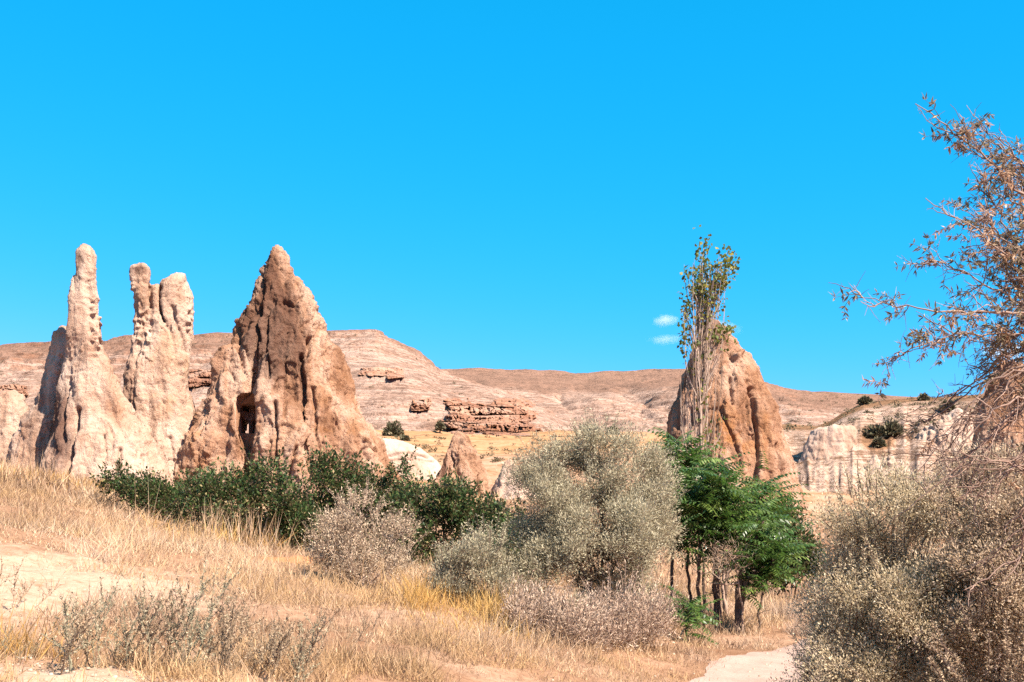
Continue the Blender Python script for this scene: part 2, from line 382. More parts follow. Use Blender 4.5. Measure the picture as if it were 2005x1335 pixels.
cu = [-1500, -600, -200, 0, 120, 250, 380, 450, 560, 650, 735, 780, 830, 862, 900, 960, 1010, 1060, 1110, 1160, 1250, 1400]
cv = [700, 690, 680, 672, 668, 660, 656, 650, 644, 642, 640, 667, 694, 722, 736, 750, 768, 790, 818, 845, 866, 880]
def mesa_v(U, D):
    cr = np.interp(U, cu, cv); foot = 864.0; t = np.clip((D - 118) / (205 - 118), 0, 1)
    prof = np.interp(t, [0, .12, .3, .55, .8, 1], [0, .09, .33, .58, .86, 1])
    v = foot + (cr - foot) * prof
    back = np.clip((D - 205) / 90, 0, 1); return v + back * (900 - cr) * .6
def mesa_at(U, D, P):
    v = HV - F * (P[:, 2] - CAMZ) / P[:, 1]; cr = np.interp(U, cu, cv)
    cap = np.clip(1.25 - (v - cr) / np.interp(U, [0, 420, 640, 900], [50, 45, 22, 16]), 0, 1) * np.interp(U, [0, 600, 760, 900], [1, .8, .55, .5])
    cap = np.maximum(cap, np.exp(-((U - 880) / 70) ** 2 - ((v - 835) / 14) ** 2) * .9)
    rust = .9 * np.exp(-((U - 950) / 100) ** 2 - ((v - 822) / 24) ** 2)
    return {'cap': cap, 'rust': rust}
us = np.concatenate([np.linspace(-1500, -60, 60), np.linspace(-50, 1150, 620), np.linspace(1160, 1400, 20)])
MESA = hill('mesa_hill', us, np.concatenate([np.linspace(112, 206, 380), np.linspace(209, 300, 20)]), mesa_v, M_mesa, 40, 1.0, mesa_at, .8)
bu = [-1600, 0, 700, 862, 1000, 1150, 1300, 1400, 1560, 2000, 2800, 3600]; bv = [720, 735, 728, 721, 727, 732, 723, 721, 760, 790, 740, 720]
def ridge_v(U, D):
    cr = np.interp(U, bu, bv); foot = 862.0; t = np.clip((D - 140) / (330 - 140), 0, 1)
    prof = np.interp(t, [0, .1, .35, .6, .8, 1], [0, .1, .42, .66, .86, 1])
    return foot + (cr - foot) * prof + np.clip((D - 330) / 100, 0, 1) * (900 - cr) * .5
def ridge_at(U, D, P):
    v = HV - F * (P[:, 2] - CAMZ) / P[:, 1]; cr = np.interp(U, bu, bv)
    return {'cap': np.clip(1.3 - (v - cr) / 50, 0, 1), 'rust': 0 * U}
us = np.concatenate([np.linspace(-1600, 600, 40), np.linspace(620, 1560, 470), np.linspace(1580, 3600, 60)])
hill('far_ridge', us, np.concatenate([np.linspace(134, 331, 330), np.linspace(335, 440, 16)]), ridge_v, M_mesa, 90, .8, ridge_at, .9)
ru_ = [1380, 1480, 1530, 1600, 1625, 1650, 1690, 1740, 1800, 1900, 2005, 2200, 2700]; rv_ = [880, 838, 828, 831, 822, 806, 787, 781, 776, 770, 762, 740, 720]
def bank_v(U, D):
    cr = np.interp(U, ru_, rv_); foot = 1060.0; t = np.clip((D - 62) / (92 - 62), 0, 1)
    rb = fbm(np.stack([U / 36.0, D * .03, 0 * U], -1).reshape(-1, 3), 3, 8, rot=False).reshape(U.shape); gul = (34 * np.abs(rb) - 9) * np.sin(np.pi * np.clip(t * 1.25, 0, 1)) + 16 * np.exp(-((U - 1722) / 34) ** 2) * np.sin(np.pi * t)
    prof = np.interp(t, [0, .2, .5, .75, 1], [0, .28, .66, .9, 1])
    return foot + (cr - foot) * prof + gul + np.clip((D - 92) / 40, 0, 1) * (930 - cr) * .7
def bank_at(U, D, P):
    v = HV - F * (P[:, 2] - CAMZ) / P[:, 1]; cr = np.interp(U, ru_, rv_)
    cap = np.maximum(np.clip(1.05 - (v - cr) / 24, 0, 1), np.exp(-((U - 1720) / 40) ** 2 - ((v - 860) / 32) ** 2))
    return {'cap': cap, 'rust': .3 * np.exp(-((U - 1720) / 40) ** 2 - ((v - 870) / 20) ** 2)}
hill('tuff_hillside', np.concatenate([np.linspace(1380, 2060, 330), np.linspace(2070, 2700, 50)]), np.concatenate([np.linspace(60, 93, 150), np.linspace(94, 135, 20)]), bank_v, M_bank, 130, .15, bank_at, .35)

# ------------------------------------------------------------------ rock formations
def ring_blob(rings, d, k=0.85, seg=56, seed=0, wob=0.06):
    """closed body from silhouette rows (v, u_left, u_right) at distance d; k = depth / width"""
    rings = sorted(rings); vs = np.array([r[0] for r in rings], float)
    vv = np.linspace(vs[0], vs[-1], max(24, int((vs[-1] - vs[0]) / 9)))
    L = np.interp(vv, vs, [r[1] for r in rings]); R = np.interp(vv, vs, [r[2] for r in rings])
    t = np.arange(seg) * 2 * math.pi / seg; V = []
    for v, l, r in zip(vv, L, R):
        c = W((l + r) / 2, v, d); a = (r - l) / 2 * d / F
        V.append(np.stack([c[0] + a * np.cos(t), c[1] + a * k * np.sin(t), np.full(seg, c[2])], 1))
    m = len(vv); V = np.concatenate(V)
    wb = fbm(np.stack([V[:, 0] * .5, V[:, 1] * .5, V[:, 2] * .12], 1), 3, seed)
    cen = np.repeat(np.array([(W((l + r) / 2, v, d)) for v, l, r in zip(vv, L, R)]), seg, 0)
    fr = np.abs((V - cen)[:, 1:2]) / (np.linalg.norm((V - cen)[:, :2], axis=1, keepdims=True) + 1e-6)
    V[:, :2] += (V - cen)[:, :2] * wb[:, None] * wob * 3 * fr
    i = np.arange(seg); j = (i + 1) % seg
    Q = np.concatenate([np.stack([i + s * seg, i + (s + 1) * seg, j + (s + 1) * seg, j + s * seg], 1) for s in range(m - 1)])
    top = len(V); V = np.concatenate([V, [V[:seg].mean(0) + [0, 0, .05], V[-seg:].mean(0)]])
    T = np.concatenate([np.stack([np.full(seg, top), i, j], 1), np.stack([np.full(seg, top + 1), j + (m - 1) * seg, i + (m - 1) * seg], 1)])
    return V, Q, T

def box_cutter(u0, u1, v0, v1, y0, y1, d):
    a, b = W(u0, v1, d), W(u1, v0, d)
    xs, zs = (a[0], b[0]), (a[2], b[2])
    V = [(x, y, z) for x in xs for y in (y0, y1) for z in zs]
    return np.array(V, float), np.array([(0, 1, 3, 2), (4, 6, 7, 5), (0, 4, 5, 1), (2, 3, 7, 6), (0, 2, 6, 4), (1, 5, 7, 3)])

def poly_cutter(pts, y0, y1, d):
    Pf = np.array([W(u, v, d) for u, v in pts][::-1]); k = len(pts); A, B = Pf.copy(), Pf.copy(); A[:, 1], B[:, 1] = y0, y1
    i = np.arange(k); j = (i + 1) % k
    side = np.stack([i, i + k, j + k, j], 1)
    return np.concatenate([A, B]), [side, i[None, :], (i[::-1] + k)[None, :]]

def proj(P): return CX + F * P[:, 0] / P[:, 1], HV - F * (P[:, 2] - CAMZ) / P[:, 1]

def rock(name, label, bodies, mat, voxel=0.06, lump=.22, flute=.22, rough=.07, seed=1, carve=(), patina=(), ochre=(), white=(), cutters=(), cat='rock formation', group=None, pits=()):
    vs, fs, n0 = [], [], 0
    for V, Q, T in bodies:
        vs.append(V); fs += [Q + n0, T + n0]; n0 += len(V)
    me = mesh_data(name, np.concatenate(vs), fs); o = link(name, me)
    md = o.modifiers.new('r', 'REMESH'); md.mode = 'VOXEL'; md.voxel_size = voxel
    ms = o.modifiers.new('s', 'SMOOTH'); ms.iterations = 2; ms.factor = .5
    dg = bpy.context.evaluated_depsgraph_get(); me2 = bpy.data.meshes.new_from_object(o.evaluated_get(dg)); o.modifiers.clear(); o.data = me2
    nv = len(me2.vertices); P = np.empty(nv * 3, np.float32); me2.vertices.foreach_get('co', P); P = P.reshape(-1, 3).astype(float)
    Nn = np.empty(nv * 3, np.float32); me2.vertices.foreach_get('normal', Nn); Nn = Nn.reshape(-1, 3).astype(float)
    dsp = .75 * lump * fbm(P * .38, 3, seed)
    Pw = P + .5 * np.stack([fbm(P * .7, 2, seed + 91), fbm(P * .7, 2, seed + 92), fbm(P * .7, 2, seed + 93)], 1)
    chip = fbm(Pw * [1.2, 1.2, .34], 2, seed + 95, rot=False); dsp += flute * 1.25 * (np.round(chip * 5) / 5 * .9 + chip * .1)      # spalled plates with sharp edges
    fl = fbm(P * [.85, .85, .16], 4, seed + 5, rot=False); dsp += flute * (2.4 * np.abs(fl) - .7) * .6
    fl = fbm(P * [2.2, 2.2, .38], 3, seed + 8, rot=False); dsp += flute * .5 * (2.0 * np.abs(fl) - .5)
    rg_ = fbm(P * [1.8, 1.8, .7], 4, seed + 11); dsp += rough * (.7 - 2.4 * np.abs(rg_)) + rough * 1.1 * fbm(P * 5.0, 3, seed + 15, .65)
    led = fbm(P * [.25, .25, 2.4], 3, seed + 21); dsp += rough * 1.0 * np.clip(led * 2, -.4, .4)
    dsp += flute * .75 * facets(Pw, np.array([.8, .8, .38]), seed + 61) + flute * .27 * facets(Pw, np.array([2.0, 2.0, 1.0]), seed + 67)
    u, v = proj(P); front = np.clip(.5 - Nn[:, 1] * 2, 0, 1)
    for line, wpx, dep in carve:
        ln = np.array(line, float); best = np.full(nv, 1e9)
        uu = u + 5 * fbm(P * 1.1, 3, seed + 33); 
        for (a, b) in zip(ln[:-1], ln[1:]):
            ab = b - a; t = np.clip(((uu - a[0]) * ab[0] + (v - a[1]) * ab[1]) / (ab @ ab), 0, 1)
            best = np.minimum(best, np.hypot(uu - a[0] - t * ab[0], v - a[1] - t * ab[1]))
        dsp -= dep * np.exp(-(best / (wpx * .62 * (1 + .6 * fbm(P * .9, 2, seed + 37)))) ** 2) * front
    for (pu, pv, pru, prv, dep) in pits:      # honeycomb weathering
        w = np.exp(-((u - pu) / pru) ** 4 - ((v - pv) / prv) ** 4) * front
        c = fbm(P * 2.6, 2, seed + 51, rot=False); dsp -= dep * w * np.clip(np.abs(c) * 3.2, 0, 1) * 1.0 - dep * w * .55
    P += Nn * dsp[:, None]
    me2.vertices.foreach_set('co', P.astype(np.float32).ravel())
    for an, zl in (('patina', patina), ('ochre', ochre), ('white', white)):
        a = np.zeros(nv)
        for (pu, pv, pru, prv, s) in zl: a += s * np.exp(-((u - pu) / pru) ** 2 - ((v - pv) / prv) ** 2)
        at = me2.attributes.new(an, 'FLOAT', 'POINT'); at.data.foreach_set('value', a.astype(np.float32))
    me2.materials.clear(); me2.materials.append(mat)
    me2.polygons.foreach_set('use_smooth', np.ones(len(me2.polygons), bool)); me2.update()
    for cv_ in cutters:
        cm = mesh_data('cut', *cv_); co = link('cut', cm, mat); bm = o.modifiers.new('b', 'BOOLEAN'); bm.object = co; bm.operation = 'DIFFERENCE'; bm.solver = 'MANIFOLD'
        dg = bpy.context.evaluated_depsgraph_get(); me3 = bpy.data.meshes.new_from_object(o.evaluated_get(dg)); o.modifiers.clear(); o.data = me3
        bpy.data.objects.remove(co)
    return tag(o, label, cat, group)

M_cone = rock_mat('ochre_tuff', (.40, .24, .15), (.64, .43, .30), (.82, .645, .51), (.165, .095, .07), (.64, .34, .14), .6, .8)
M_spire = rock_mat('cream_tuff', (.54, .37, .265), (.74, .58, .465), (.86, .74, .63), (.17, .10, .08), (.70, .48, .27), .5, .7)
M_white = rock_mat('white_tuff', (.55, .42, .33), (.70, .58, .49), (.76, .66, .58), (.28, .19, .13), (.62, .46, .30), .6, .4, .8)

rock('fairy_chimney', 'tall slender cream rock spire with bulbous tip rising from fluted cone', [
    ring_blob([(484, 160, 172), (490, 152, 178), (510, 147, 182), (540, 146, 187), (570, 145, 190), (600, 144, 194), (640, 140, 196), (680, 134, 197), (700, 131, 206), (740, 124, 228), (780, 118, 246), (815, 113, 265), (850, 105, 292), (890, 95, 312), (930, 84, 330), (1000, 66, 352)], 50, .8, seed=3),
    ], M_spire, .058, .16, .16, .035, 11,
    carve=[([(128, 930), (140, 860), (152, 800)], 7, .5), ([(232, 920), (238, 880)], 6, .3), ([(210, 900), (205, 850)], 4, .18), ([(285, 930), (280, 890)], 5, .25), ([(118, 860), (124, 800), (132, 740)], 7, .35), ([(262, 880), (240, 830), (215, 770)], 5, -.12)],
    patina=[(155, 505, 16, 26, .6), (158, 610, 12, 60, .25), (118, 800, 24, 80, .7), (110, 870, 22, 60, .6), (190, 630, 8, 50, .25)], white=[(225, 870, 80, 80, .5), (205, 760, 45, 45, .3)], pits=[(187, 640, 11, 55, .30), (176, 560, 8, 30, .12)])  # real crust at the tip; shade of the left side painted in
rock('fairy_chimney', 'leaning rounded slab of cream rock hugging the back of the slender spire', [
    ring_blob([(643, 122, 138), (650, 114, 146), (670, 108, 150), (710, 94, 152), (770, 74, 152), (830, 45, 155), (890, 20, 160), (930, 8, 165), (1000, -8, 175)], 52.5, .8, seed=5)],
    M_spire, .085, .16, .16, .06, 21, carve=[([(104, 860), (112, 780), (120, 700)], 6, .3)], white=[(128, 665, 14, 30, .4)], patina=[(80, 800, 50, 120, .5)])  # shadowed left flank darkened in the colour
rock('fairy_chimney', 'twin-horned cream rock with knobbly cap on one horn and split summit', [
    ring_blob([(517, 262, 290), (524, 254, 294), (540, 253, 294), (556, 259, 293), (570, 262, 293), (620, 261, 300), (660, 262, 310), (700, 252, 310), (760, 244, 320)], 53, .85, seed=7),
    ring_blob([(535, 352, 364), (543, 338, 368), (553, 325, 371), (565, 318, 374), (600, 316, 378), (640, 312, 378), (680, 305, 376), (760, 290, 374)], 53.4, .8, seed=8),
    ring_blob([(556, 296, 308), (565, 292, 316), (600, 288, 325), (640, 280, 345), (700, 254, 372), (760, 243, 372), (800, 246, 378), (840, 250, 386), (880, 240, 398), (930, 232, 410), (1000, 222, 425)], 53.2, .7, seed=9)],
    M_spire, .058, .16, .15, .04, 31, carve=[([(315, 556), (316, 600), (322, 630)], 4, .4), ([(296, 560), (297, 600)], 3, .3), ([(340, 600), (352, 650), (366, 690)], 4, .18), ([(345, 930), (330, 860)], 6, .2)],
    patina=[(272, 526, 22, 14, .8), (362, 545, 12, 16, .5)], ochre=[(310, 760, 60, 80, .6), (340, 650, 30, 50, .4)], white=[(380, 860, 40, 70, .4), (262, 710, 24, 26, .4), (320, 900, 50, 40, .3)], pits=[(280, 640, 18, 45, .22), (371, 620, 8, 40, .25)])
DC = 54.0
rock('fairy_chimney', 'huge pointed ochre rock cone with a carved doorway and dark crusted flank', [
    ring_blob([(486, 541, 545), (496, 538, 549), (505, 533, 555), (520, 525, 563), (540, 517, 573), (570, 505, 600), (600, 490, 618), (640, 474, 636), (680, 462, 655), (720, 466, 672), (760, 472, 690), (800, 478, 705), (850, 482, 730), (900, 484, 752), (950, 486, 775), (1020, 488, 806)], DC, .8, seed=12),
    ring_blob([(548, 572, 584), (556, 564, 597), (575, 556, 605), (640, 545, 632), (720, 535, 660)], DC - .25, .7, seed=14),
    ring_blob([(672, 450, 470), (690, 440, 486), (720, 428, 500), (765, 414, 512), (800, 398, 516), (830, 385, 520), (880, 362, 524), (930, 345, 528), (1020, 318, 535)], DC - 1.4, .75, seed=13),
    ring_blob([(690, 520, 540), (760, 506, 556), (800, 502, 575), (850, 500, 600), (930, 497, 630), (1020, 490, 660)], DC - 2.3, .6, seed=16)],
    M_cone, .058, .24, .26, .06, 42,
    carve=[([(512, 600), (506, 660), (500, 700), (494, 770)], 6, .7), ([(524, 620), (522, 680), (528, 740)], 4, .35), ([(590, 700), (592, 760), (594, 830)], 6, .75), ([(578, 880), (566, 930)], 5, .4), ([(606, 660), (600, 700)], 5, .4), ([(472, 640), (468, 690), (478, 720)], 5, .3),
           ([(490, 930), (482, 880), (474, 850)], 9, 1.2), ([(540, 790), (545, 850), (540, 930)], 5, .35), ([(556, 590), (570, 600), (590, 580)], 5, .3), ([(520, 540), (516, 590)], 4, .3), ([(655, 800), (668, 840)], 4, .3), ([(706, 885), (715, 905)], 4, .3), ([(625, 900), (620, 840), (608, 760)], 6, .3), ([(560, 700), (558, 820)], 4, .2)],
    patina=[(548, 600, 55, 78, .68), (530, 690, 42, 95, .66), (588, 720, 28, 95, .5), (530, 535, 20, 40, .38), (490, 640, 22, 70, .5), (555, 840, 40, 50, .15)],  # crust on the front; the dark left face is painted shade
    ochre=[(430, 890, 45, 60, .9), (640, 850, 60, 70, .6), (590, 900, 60, 50, .5), (480, 775, 25, 12, 1.0)],
    white=[(645, 690, 26, 70, .5), (450, 740, 25, 55, .45), (590, 562, 16, 18, .6), (690, 900, 45, 45, .4), (470, 920, 24, 45, .45)],
    cutters=[poly_cutter([(459, 788), (462, 776), (470, 770), (487, 768), (497, 771), (502, 780), (503, 815), (501, 850), (494, 885), (488, 905), (479, 885), (468, 856), (461, 840)], 46, 52.3, DC - 2.4),
             poly_cutter([(461, 800), (464, 789), (474, 786), (490, 786), (499, 789), (501, 800), (501, 846), (464, 846)], 51, 53.6, DC - 2.4),
             poly_cutter([(468, 846), (468, 824), (472, 820), (478, 820), (481, 824), (481, 846)], 53, 55.2, DC - 1), poly_cutter([(485, 846), (485, 822), (489, 818), (495, 818), (498, 822), (498, 846)], 53, 55.6, DC - 1), poly_cutter([(474, 803), (475, 796), (479, 793), (482, 797), (482, 804)], 53, 55.0, DC - 1)])
rock('fairy_chimney', 'blunt-topped ochre rock cone standing behind the tall poplar', [
    ring_blob([(630, 1392, 1410), (637, 1384, 1420), (650, 1376, 1431), (675, 1358, 1448), (700, 1347, 1470), (730, 1335, 1490), (780, 1324, 1508), (830, 1311, 1528), (880, 1303, 1545), (930, 1298, 1560), (1000, 1288, 1580), (1060, 1280, 1600)], 55, .85, seed=18)],
    M_cone, .058, .2, .17, .045, 52,
    carve=[([(1470, 760), (1478, 830), (1482, 900), (1478, 960)], 6, .4), ([(1428, 740), (1434, 790)], 5, .3), ([(1410, 800), (1440, 860), (1450, 920)], 5, .25), ([(1520, 870), (1535, 930)], 5, .3), ([(1440, 700), (1452, 690)], 6, -.3), ([(1350, 800), (1345, 880)], 6, .3)],
    patina=[(1405, 660, 34, 45, .65), (1330, 830, 26, 100, .6), (1480, 880, 14, 80, .4), (1435, 800, 30, 40, .2)], ochre=[(1440, 850, 60, 80, .8)], white=[(1455, 705, 40, 28, .5), (1530, 840, 10, 30, .3)])  # crust on top and streak; left strip mixes crust with painted shade
rock('fairy_chimney', 'small hooded cone with dark fin, standing above the green shrubs', [
    ring_blob([(849, 897, 909), (856, 889, 918), (870, 884, 926), (890, 880, 938), (910, 872, 945), (940, 858, 956), (970, 848, 966), (1010, 838, 982), (1040, 832, 992)], 60, .8, seed=22),
    ring_blob([(871, 879, 882), (885, 873, 885), (905, 864, 888), (940, 850, 892), (1000, 838, 900)], 59, .6, seed=23)],
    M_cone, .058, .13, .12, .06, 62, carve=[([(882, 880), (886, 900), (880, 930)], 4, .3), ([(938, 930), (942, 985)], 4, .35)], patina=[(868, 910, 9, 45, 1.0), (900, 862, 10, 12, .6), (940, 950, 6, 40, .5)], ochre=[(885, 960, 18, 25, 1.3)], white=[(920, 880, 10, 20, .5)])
rock('fairy_chimney', 'low pale yellow rock cone beside the small hooded cone', [
    ring_blob([(903, 992, 1002), (915, 984, 1012), (940, 972, 1030), (975, 958, 1050), (1040, 940, 1080)], 58, .8, seed=24)],
    M_white, .09, .14, .12, .05, 72, ochre=[(990, 960, 30, 50, 1.2)], patina=[(975, 950, 8, 30, .5)])
rock('rock_mound', 'smooth white rock mound with thin ledges beside the pointed cone', [
    ring_blob([(862, 738, 775), (866, 720, 795), (880, 690, 826), (900, 668, 850), (920, 650, 866), (950, 640, 880), (990, 630, 895)], 70, .6, seed=26)],
    M_white, .09, .10, .04, .05, 82, carve=[([(760, 893), (800, 886), (840, 897)], 3, .25), ([(750, 904), (800, 899), (850, 905)], 2.5, .2)], white=[(800, 930, 90, 40, .6)], patina=[(800, 893, 70, 4, .6), (810, 905, 60, 3, .5)])  # thin darker lines coloured along the carved ledges
rock('rock_mound', 'rounded cream boulder hump behind dry stalks at the foot of leaning slab', [
    ring_blob([(768, 5, 30), (775, -10, 40), (800, -30, 50), (850, -50, 58), (900, -60, 66), (980, -70, 80)], 58, .8, seed=28)], M_spire, .1, .2, .15, .07, 92, patina=[(5, 830, 12, 40, .4)])
for k, (lab, rg, d, oc) in enumerate([
    ('flat-topped white tuff block on the hillside next to the blunt-topped cone', [(837, 1604, 1668), (841, 1594, 1671), (856, 1584, 1673), (880, 1574, 1676), (915, 1563, 1684), (980, 1545, 1700)], 77.6, .2),
    ('fluted cream tuff buttress below the dark gully bush', [(806, 1868, 1880), (815, 1850, 1900), (832, 1822, 1915), (850, 1800, 1925), (875, 1780, 1935), (910, 1762, 1950), (980, 1740, 1970)], 77.2, .5),
    ('small pointed cream tuff cone between white block and fluted buttress', [(893, 1708, 1716), (903, 1702, 1724), (930, 1692, 1738), (985, 1675, 1760)], 73.5, .2),
    ('small cream tuff cone with steep side against the fluted buttress', [(890, 1742, 1750), (900, 1737, 1758), (930, 1730, 1772), (985, 1715, 1790)], 74, .2),
    ('greyish brown rock cone half hidden by the overhanging branches', [(706, 1965, 1990), (715, 1952, 2003), (740, 1940, 2022), (790, 1922, 2050), (860, 1905, 2080), (960, 1890, 2100)], 62, .5)]):
    rock('rock_cone' if k > 1 else 'rock_mound', lab, [ring_blob(rg, d, .62, seed=200 + k)], M_cone if k == 4 else M_white, .085, .2, .19 if k != 0 else .12, .04, 300 + k * 7,
         ochre=[(rg[2][1] + 30, 900, 50, 40, oc)], patina=[(1975, 760, 50, 60, .35)] if k == 4 else [], white=[((rg[1][1] + rg[1][2]) / 2, 880, 60, 60, .5)] if k != 4 else [])

# layered red outcrop on the slope of the mesa: blocks stepped back bed by bed
rng = np.random.default_rng(5)
def slope_y(U, V):
    """distance of the mesa's surface behind each photo position, looked up on a coarse grid"""
    ua, va = np.linspace(U.min(), U.max(), 40), np.linspace(V.min(), V.max(), 24); G = np.full((24, 40), np.nan)
    for i, v in enumerate(va):
        for j, u in enumerate(ua):
            ok, loc, nn, ix = MESA.ray_cast(Vector((0, 0, CAMZ)), Vector(((u - CX) / F, 1, (HV - v) / F)).normalized())
            if ok: G[i, j] = loc.y
    G = np.where(np.isnan(G), np.nanmax(G) + 3, G); fi = (V - va[0]) / (va[1] - va[0]); fj = (U - ua[0]) / (ua[1] - ua[0])
    i0 = np.clip(fi.astype(int), 0, 22); j0 = np.clip(fj.astype(int), 0, 38); a, b = fi - i0, fj - j0
    return (G[i0, j0] * (1 - b) + G[i0, j0 + 1] * b) * (1 - a) + (G[i0 + 1, j0] * (1 - b) + G[i0 + 1, j0 + 1] * b) * a
def outcrop(label, u0, u1, v0, v1, beds, blk, out, seed, **kw):
    """cliff sheet on the mesa slope: beds stepped back, split into blocks by vertical joints"""
    nu, nv = int((u1 - u0) * 1.7), int((v1 - v0) * 2.2)
    U, V = np.meshgrid(np.linspace(u0, u1, nu), np.linspace(v0, v1, nv)); Y = slope_y(U, V)
    uf, vf = U.ravel(), V.ravel(); P2 = np.stack([uf, vf, 0 * uf], 1)
    vb = vf + 7.0 * fbm(P2 * [.025, .06, 0], 3, seed); b = np.floor((vb - v0) / beds).astype(np.int64); fb = (vb - v0) / beds - b
    ub = uf + 10 * fbm(P2 * [.06, .12, 0], 3, seed + 2) + 5.3 * b + 4 * fbm(P2 * [.3, .3, 0], 2, seed + 3); c = np.floor(ub / blk).astype(np.int64); fc = ub / blk - c
    cell = hash3(b, c, b * 0, seed); cell2 = hash3(b, c // 3, b * 0 + 5, seed)
    joint = np.clip(np.minimum(fc, 1 - fc) * blk / 1.6, 0, 1) * np.clip(np.minimum(fb, 1 - fb) * beds / 1.3, 0, 1)
    eu = np.clip(np.minimum(uf - u0, u1 - uf) / (.18 * (u1 - u0)), 0, 1); ev = np.clip(np.minimum(vf - v0, v1 - vf) / (.2 * (v1 - v0)), 0, 1)
    m = np.clip(eu * ev * 1.9 - .35 + 1.5 * fbm(P2 * [.045, .07, 0], 4, seed + 4), 0, 1)
    m *= np.clip(eu * 5, 0, 1) * np.clip(ev * 5, 0, 1)
    off = m * out * (.35 + .5 * cell + .5 * cell2) * (.4 + .6 * joint) * (.75 + .5 * hash3(b * 3 + np.floor(fb * 2.5).astype(np.int64), np.floor(ub / 8).astype(np.int64), b * 0, seed + 1)) - (1 - m) * 4.5 + .9 * fbm(P2 * .25, 4, seed + 6)
    Y = Y.ravel() - off - .3
    P = np.stack([(uf - CX) / F * Y, Y, CAMZ + (HV - vf) / F * Y], 1); i = np.arange(U.size).reshape(U.shape)
    q = np.stack([i[:-1, :-1], i[1:, :-1], i[1:, 1:], i[:-1, 1:]], -1).reshape(-1, 4)
    q = q[(V > np.interp(U, cu, cv) + 3).ravel()[q].all(1)]
    at = {k: np.full(len(P), kw.get(k, 0.0)) for k in ('patina', 'ochre', 'white')}
    return tag(link('rock_outcrop', mesh_data('rock_outcrop', P, q, at), M_red), label, 'rock formation')
M_red = rock_mat('red_outcrop_rock', (.36, .20, .135), (.53, .33, .235), (.68, .49, .38), (.15, .08, .06), (.54, .28, .14), .2, .9, .35)
outcrop('reddish layered rock outcrop breaking from the foot of the mesa slope', 846, 1070, 776, 860, 17, 21, 4.2, 7, patina=.12, ochre=.3)
outcrop('dark ledge boulder jutting from the pale mesa slope', 752, 796, 714, 744, 16, 20, 1.8, 8, patina=.3)
outcrop('thin flat ledge beside the jutting ledge boulder', 696, 764, 716, 738, 9, 16, 1.0, 9, patina=.15)
outcrop('orange ledge with overhanging edge on the mesa above the field', 800, 846, 776, 808, 14, 14, 1.9, 10, ochre=1.0)
outcrop('brown stepped ledge showing between the twin-horned rock and the great cone', 358, 440, 718, 762, 12, 12, 2.2, 11, patina=.15)
outcrop('brown ledge on the mesa above the rounded cream boulder hump', -20, 60, 750, 778, 12, 14, 1.8, 12, patina=.2)

# ------------------------------------------------------------------ vegetation
M_bark = bark_mat('grey_brown_bark', (.055, .035, .025), (.15, .10, .075))
M_palebark = bark_mat('pale_bark', (.20, .13, .09), (.36, .26, .20))
M_silver = leaf_mat('silver_leaf', [(0, (.20, .165, .10)), (.5, (.335, .29, .19)), (1, (.48, .425, .295))], .3, .65, .15)
M_drysh = leaf_mat('dry_leaf', [(0, (.17, .115, .075)), (.5, (.36, .26, .175)), (1, (.52, .41, .29))], .15, .7, .15)
M_oliv = leaf_mat('olive_tan_leaf', [(0, (.21, .155, .08)), (.4, (.42, .325, .185)), (.75, (.58, .465, .30)), (1, (.70, .58, .42))], .45, .65, .15)
M_broli = leaf_mat('brown_olive_leaf', [(0, (.20, .135, .08)), (.4, (.41, .295, .18)), (.75, (.56, .42, .28)), (1, (.68, .53, .39))], .45, .65, .15)
M_green = leaf_mat('green_leaf', [(0, (.010, .025, .005)), (.6, (.026, .052, .011)), (.86, (.056, .084, .02)), (.96, (.20, .16, .07)), (1, (.30, .22, .11))], .2, .55, .22)
n = N('tree_of_heaven_leaf'); c = n.ramp(n.attr('rnd'), [(0, (.016, .042, .009)), (.7, (.044, .092, .02)), (.95, (.09, .15, .034)), (1, (.36, .26, .04))])
c = n.mix(n.ramp(n.new('ObjectInfo').outputs['Random'], [(0, G3(0)), (.7, G3(.15)), (.93, G3(.5)), (1, G3(.85))]), c, (.16, .20, .04))
M_ail = n.surf(n.new('MixShader', {0: .3, 1: n.new('BsdfPrincipled', {'Base Color': c, 'Roughness': .36, 'Specular IOR Level': .5}).outputs[0], 2: n.new('BsdfTranslucent', {0: n.mix(.5, c, (.10, .22, .03))}).outputs[0]}).outputs[0])
M_pop = leaf_mat('poplar_leaf', [(0, (.05, .075, .02)), (.7, (.11, .14, .035)), (1, (.28, .22, .032))], .35, .5, .3)
M_over = leaf_mat('oleaster_leaf', [(0, (.05, .042, .025)), (.5, (.125, .10, .058)), (.8, (.24, .175, .105)), (1, (.36, .27, .18))], .25, .7, .15)
n = N('dry_grass_blade'); c = n.ramp(n.attr('rnd'), [(0, (.15, .09, .05)), (.25, (.30, .19, .11)), (.55, (.42, .28, .17)), (1, (.53, .39, .27))])
c = n.mix(n.ramp(n.noise(n.coord(), .45, 4, .6), [(.42, G3(0)), (.62, G3(.55))]), c, (.46, .285, .125))
c = n.mix(n.ramp(n.noise(n.coord((1.3, 1.3, 1)), .8, 4, .6), [(.52, G3(0)), (.68, G3(.65))]), c, (.30, .19, .135))
M_grass = n.surf(n.new('MixShader', {0: .2, 1: n.new('BsdfPrincipled', {'Base Color': c, 'Roughness': .7, 'Specular IOR Level': .1}).outputs[0], 2: n.new('BsdfTranslucent', {0: c}).outputs[0]}).outputs[0])
M_gold = leaf_mat('golden_grass_blade', [(0, (.30, .16, .045)), (.6, (.46, .27, .085)), (1, (.52, .36, .16))], .2, .7, .1)
M_twig = leaf_mat('dry_twig', [(0, (.20, .13, .09)), (.6, (.38, .265, .19)), (1, (.52, .40, .30))], .15, .8, .1)
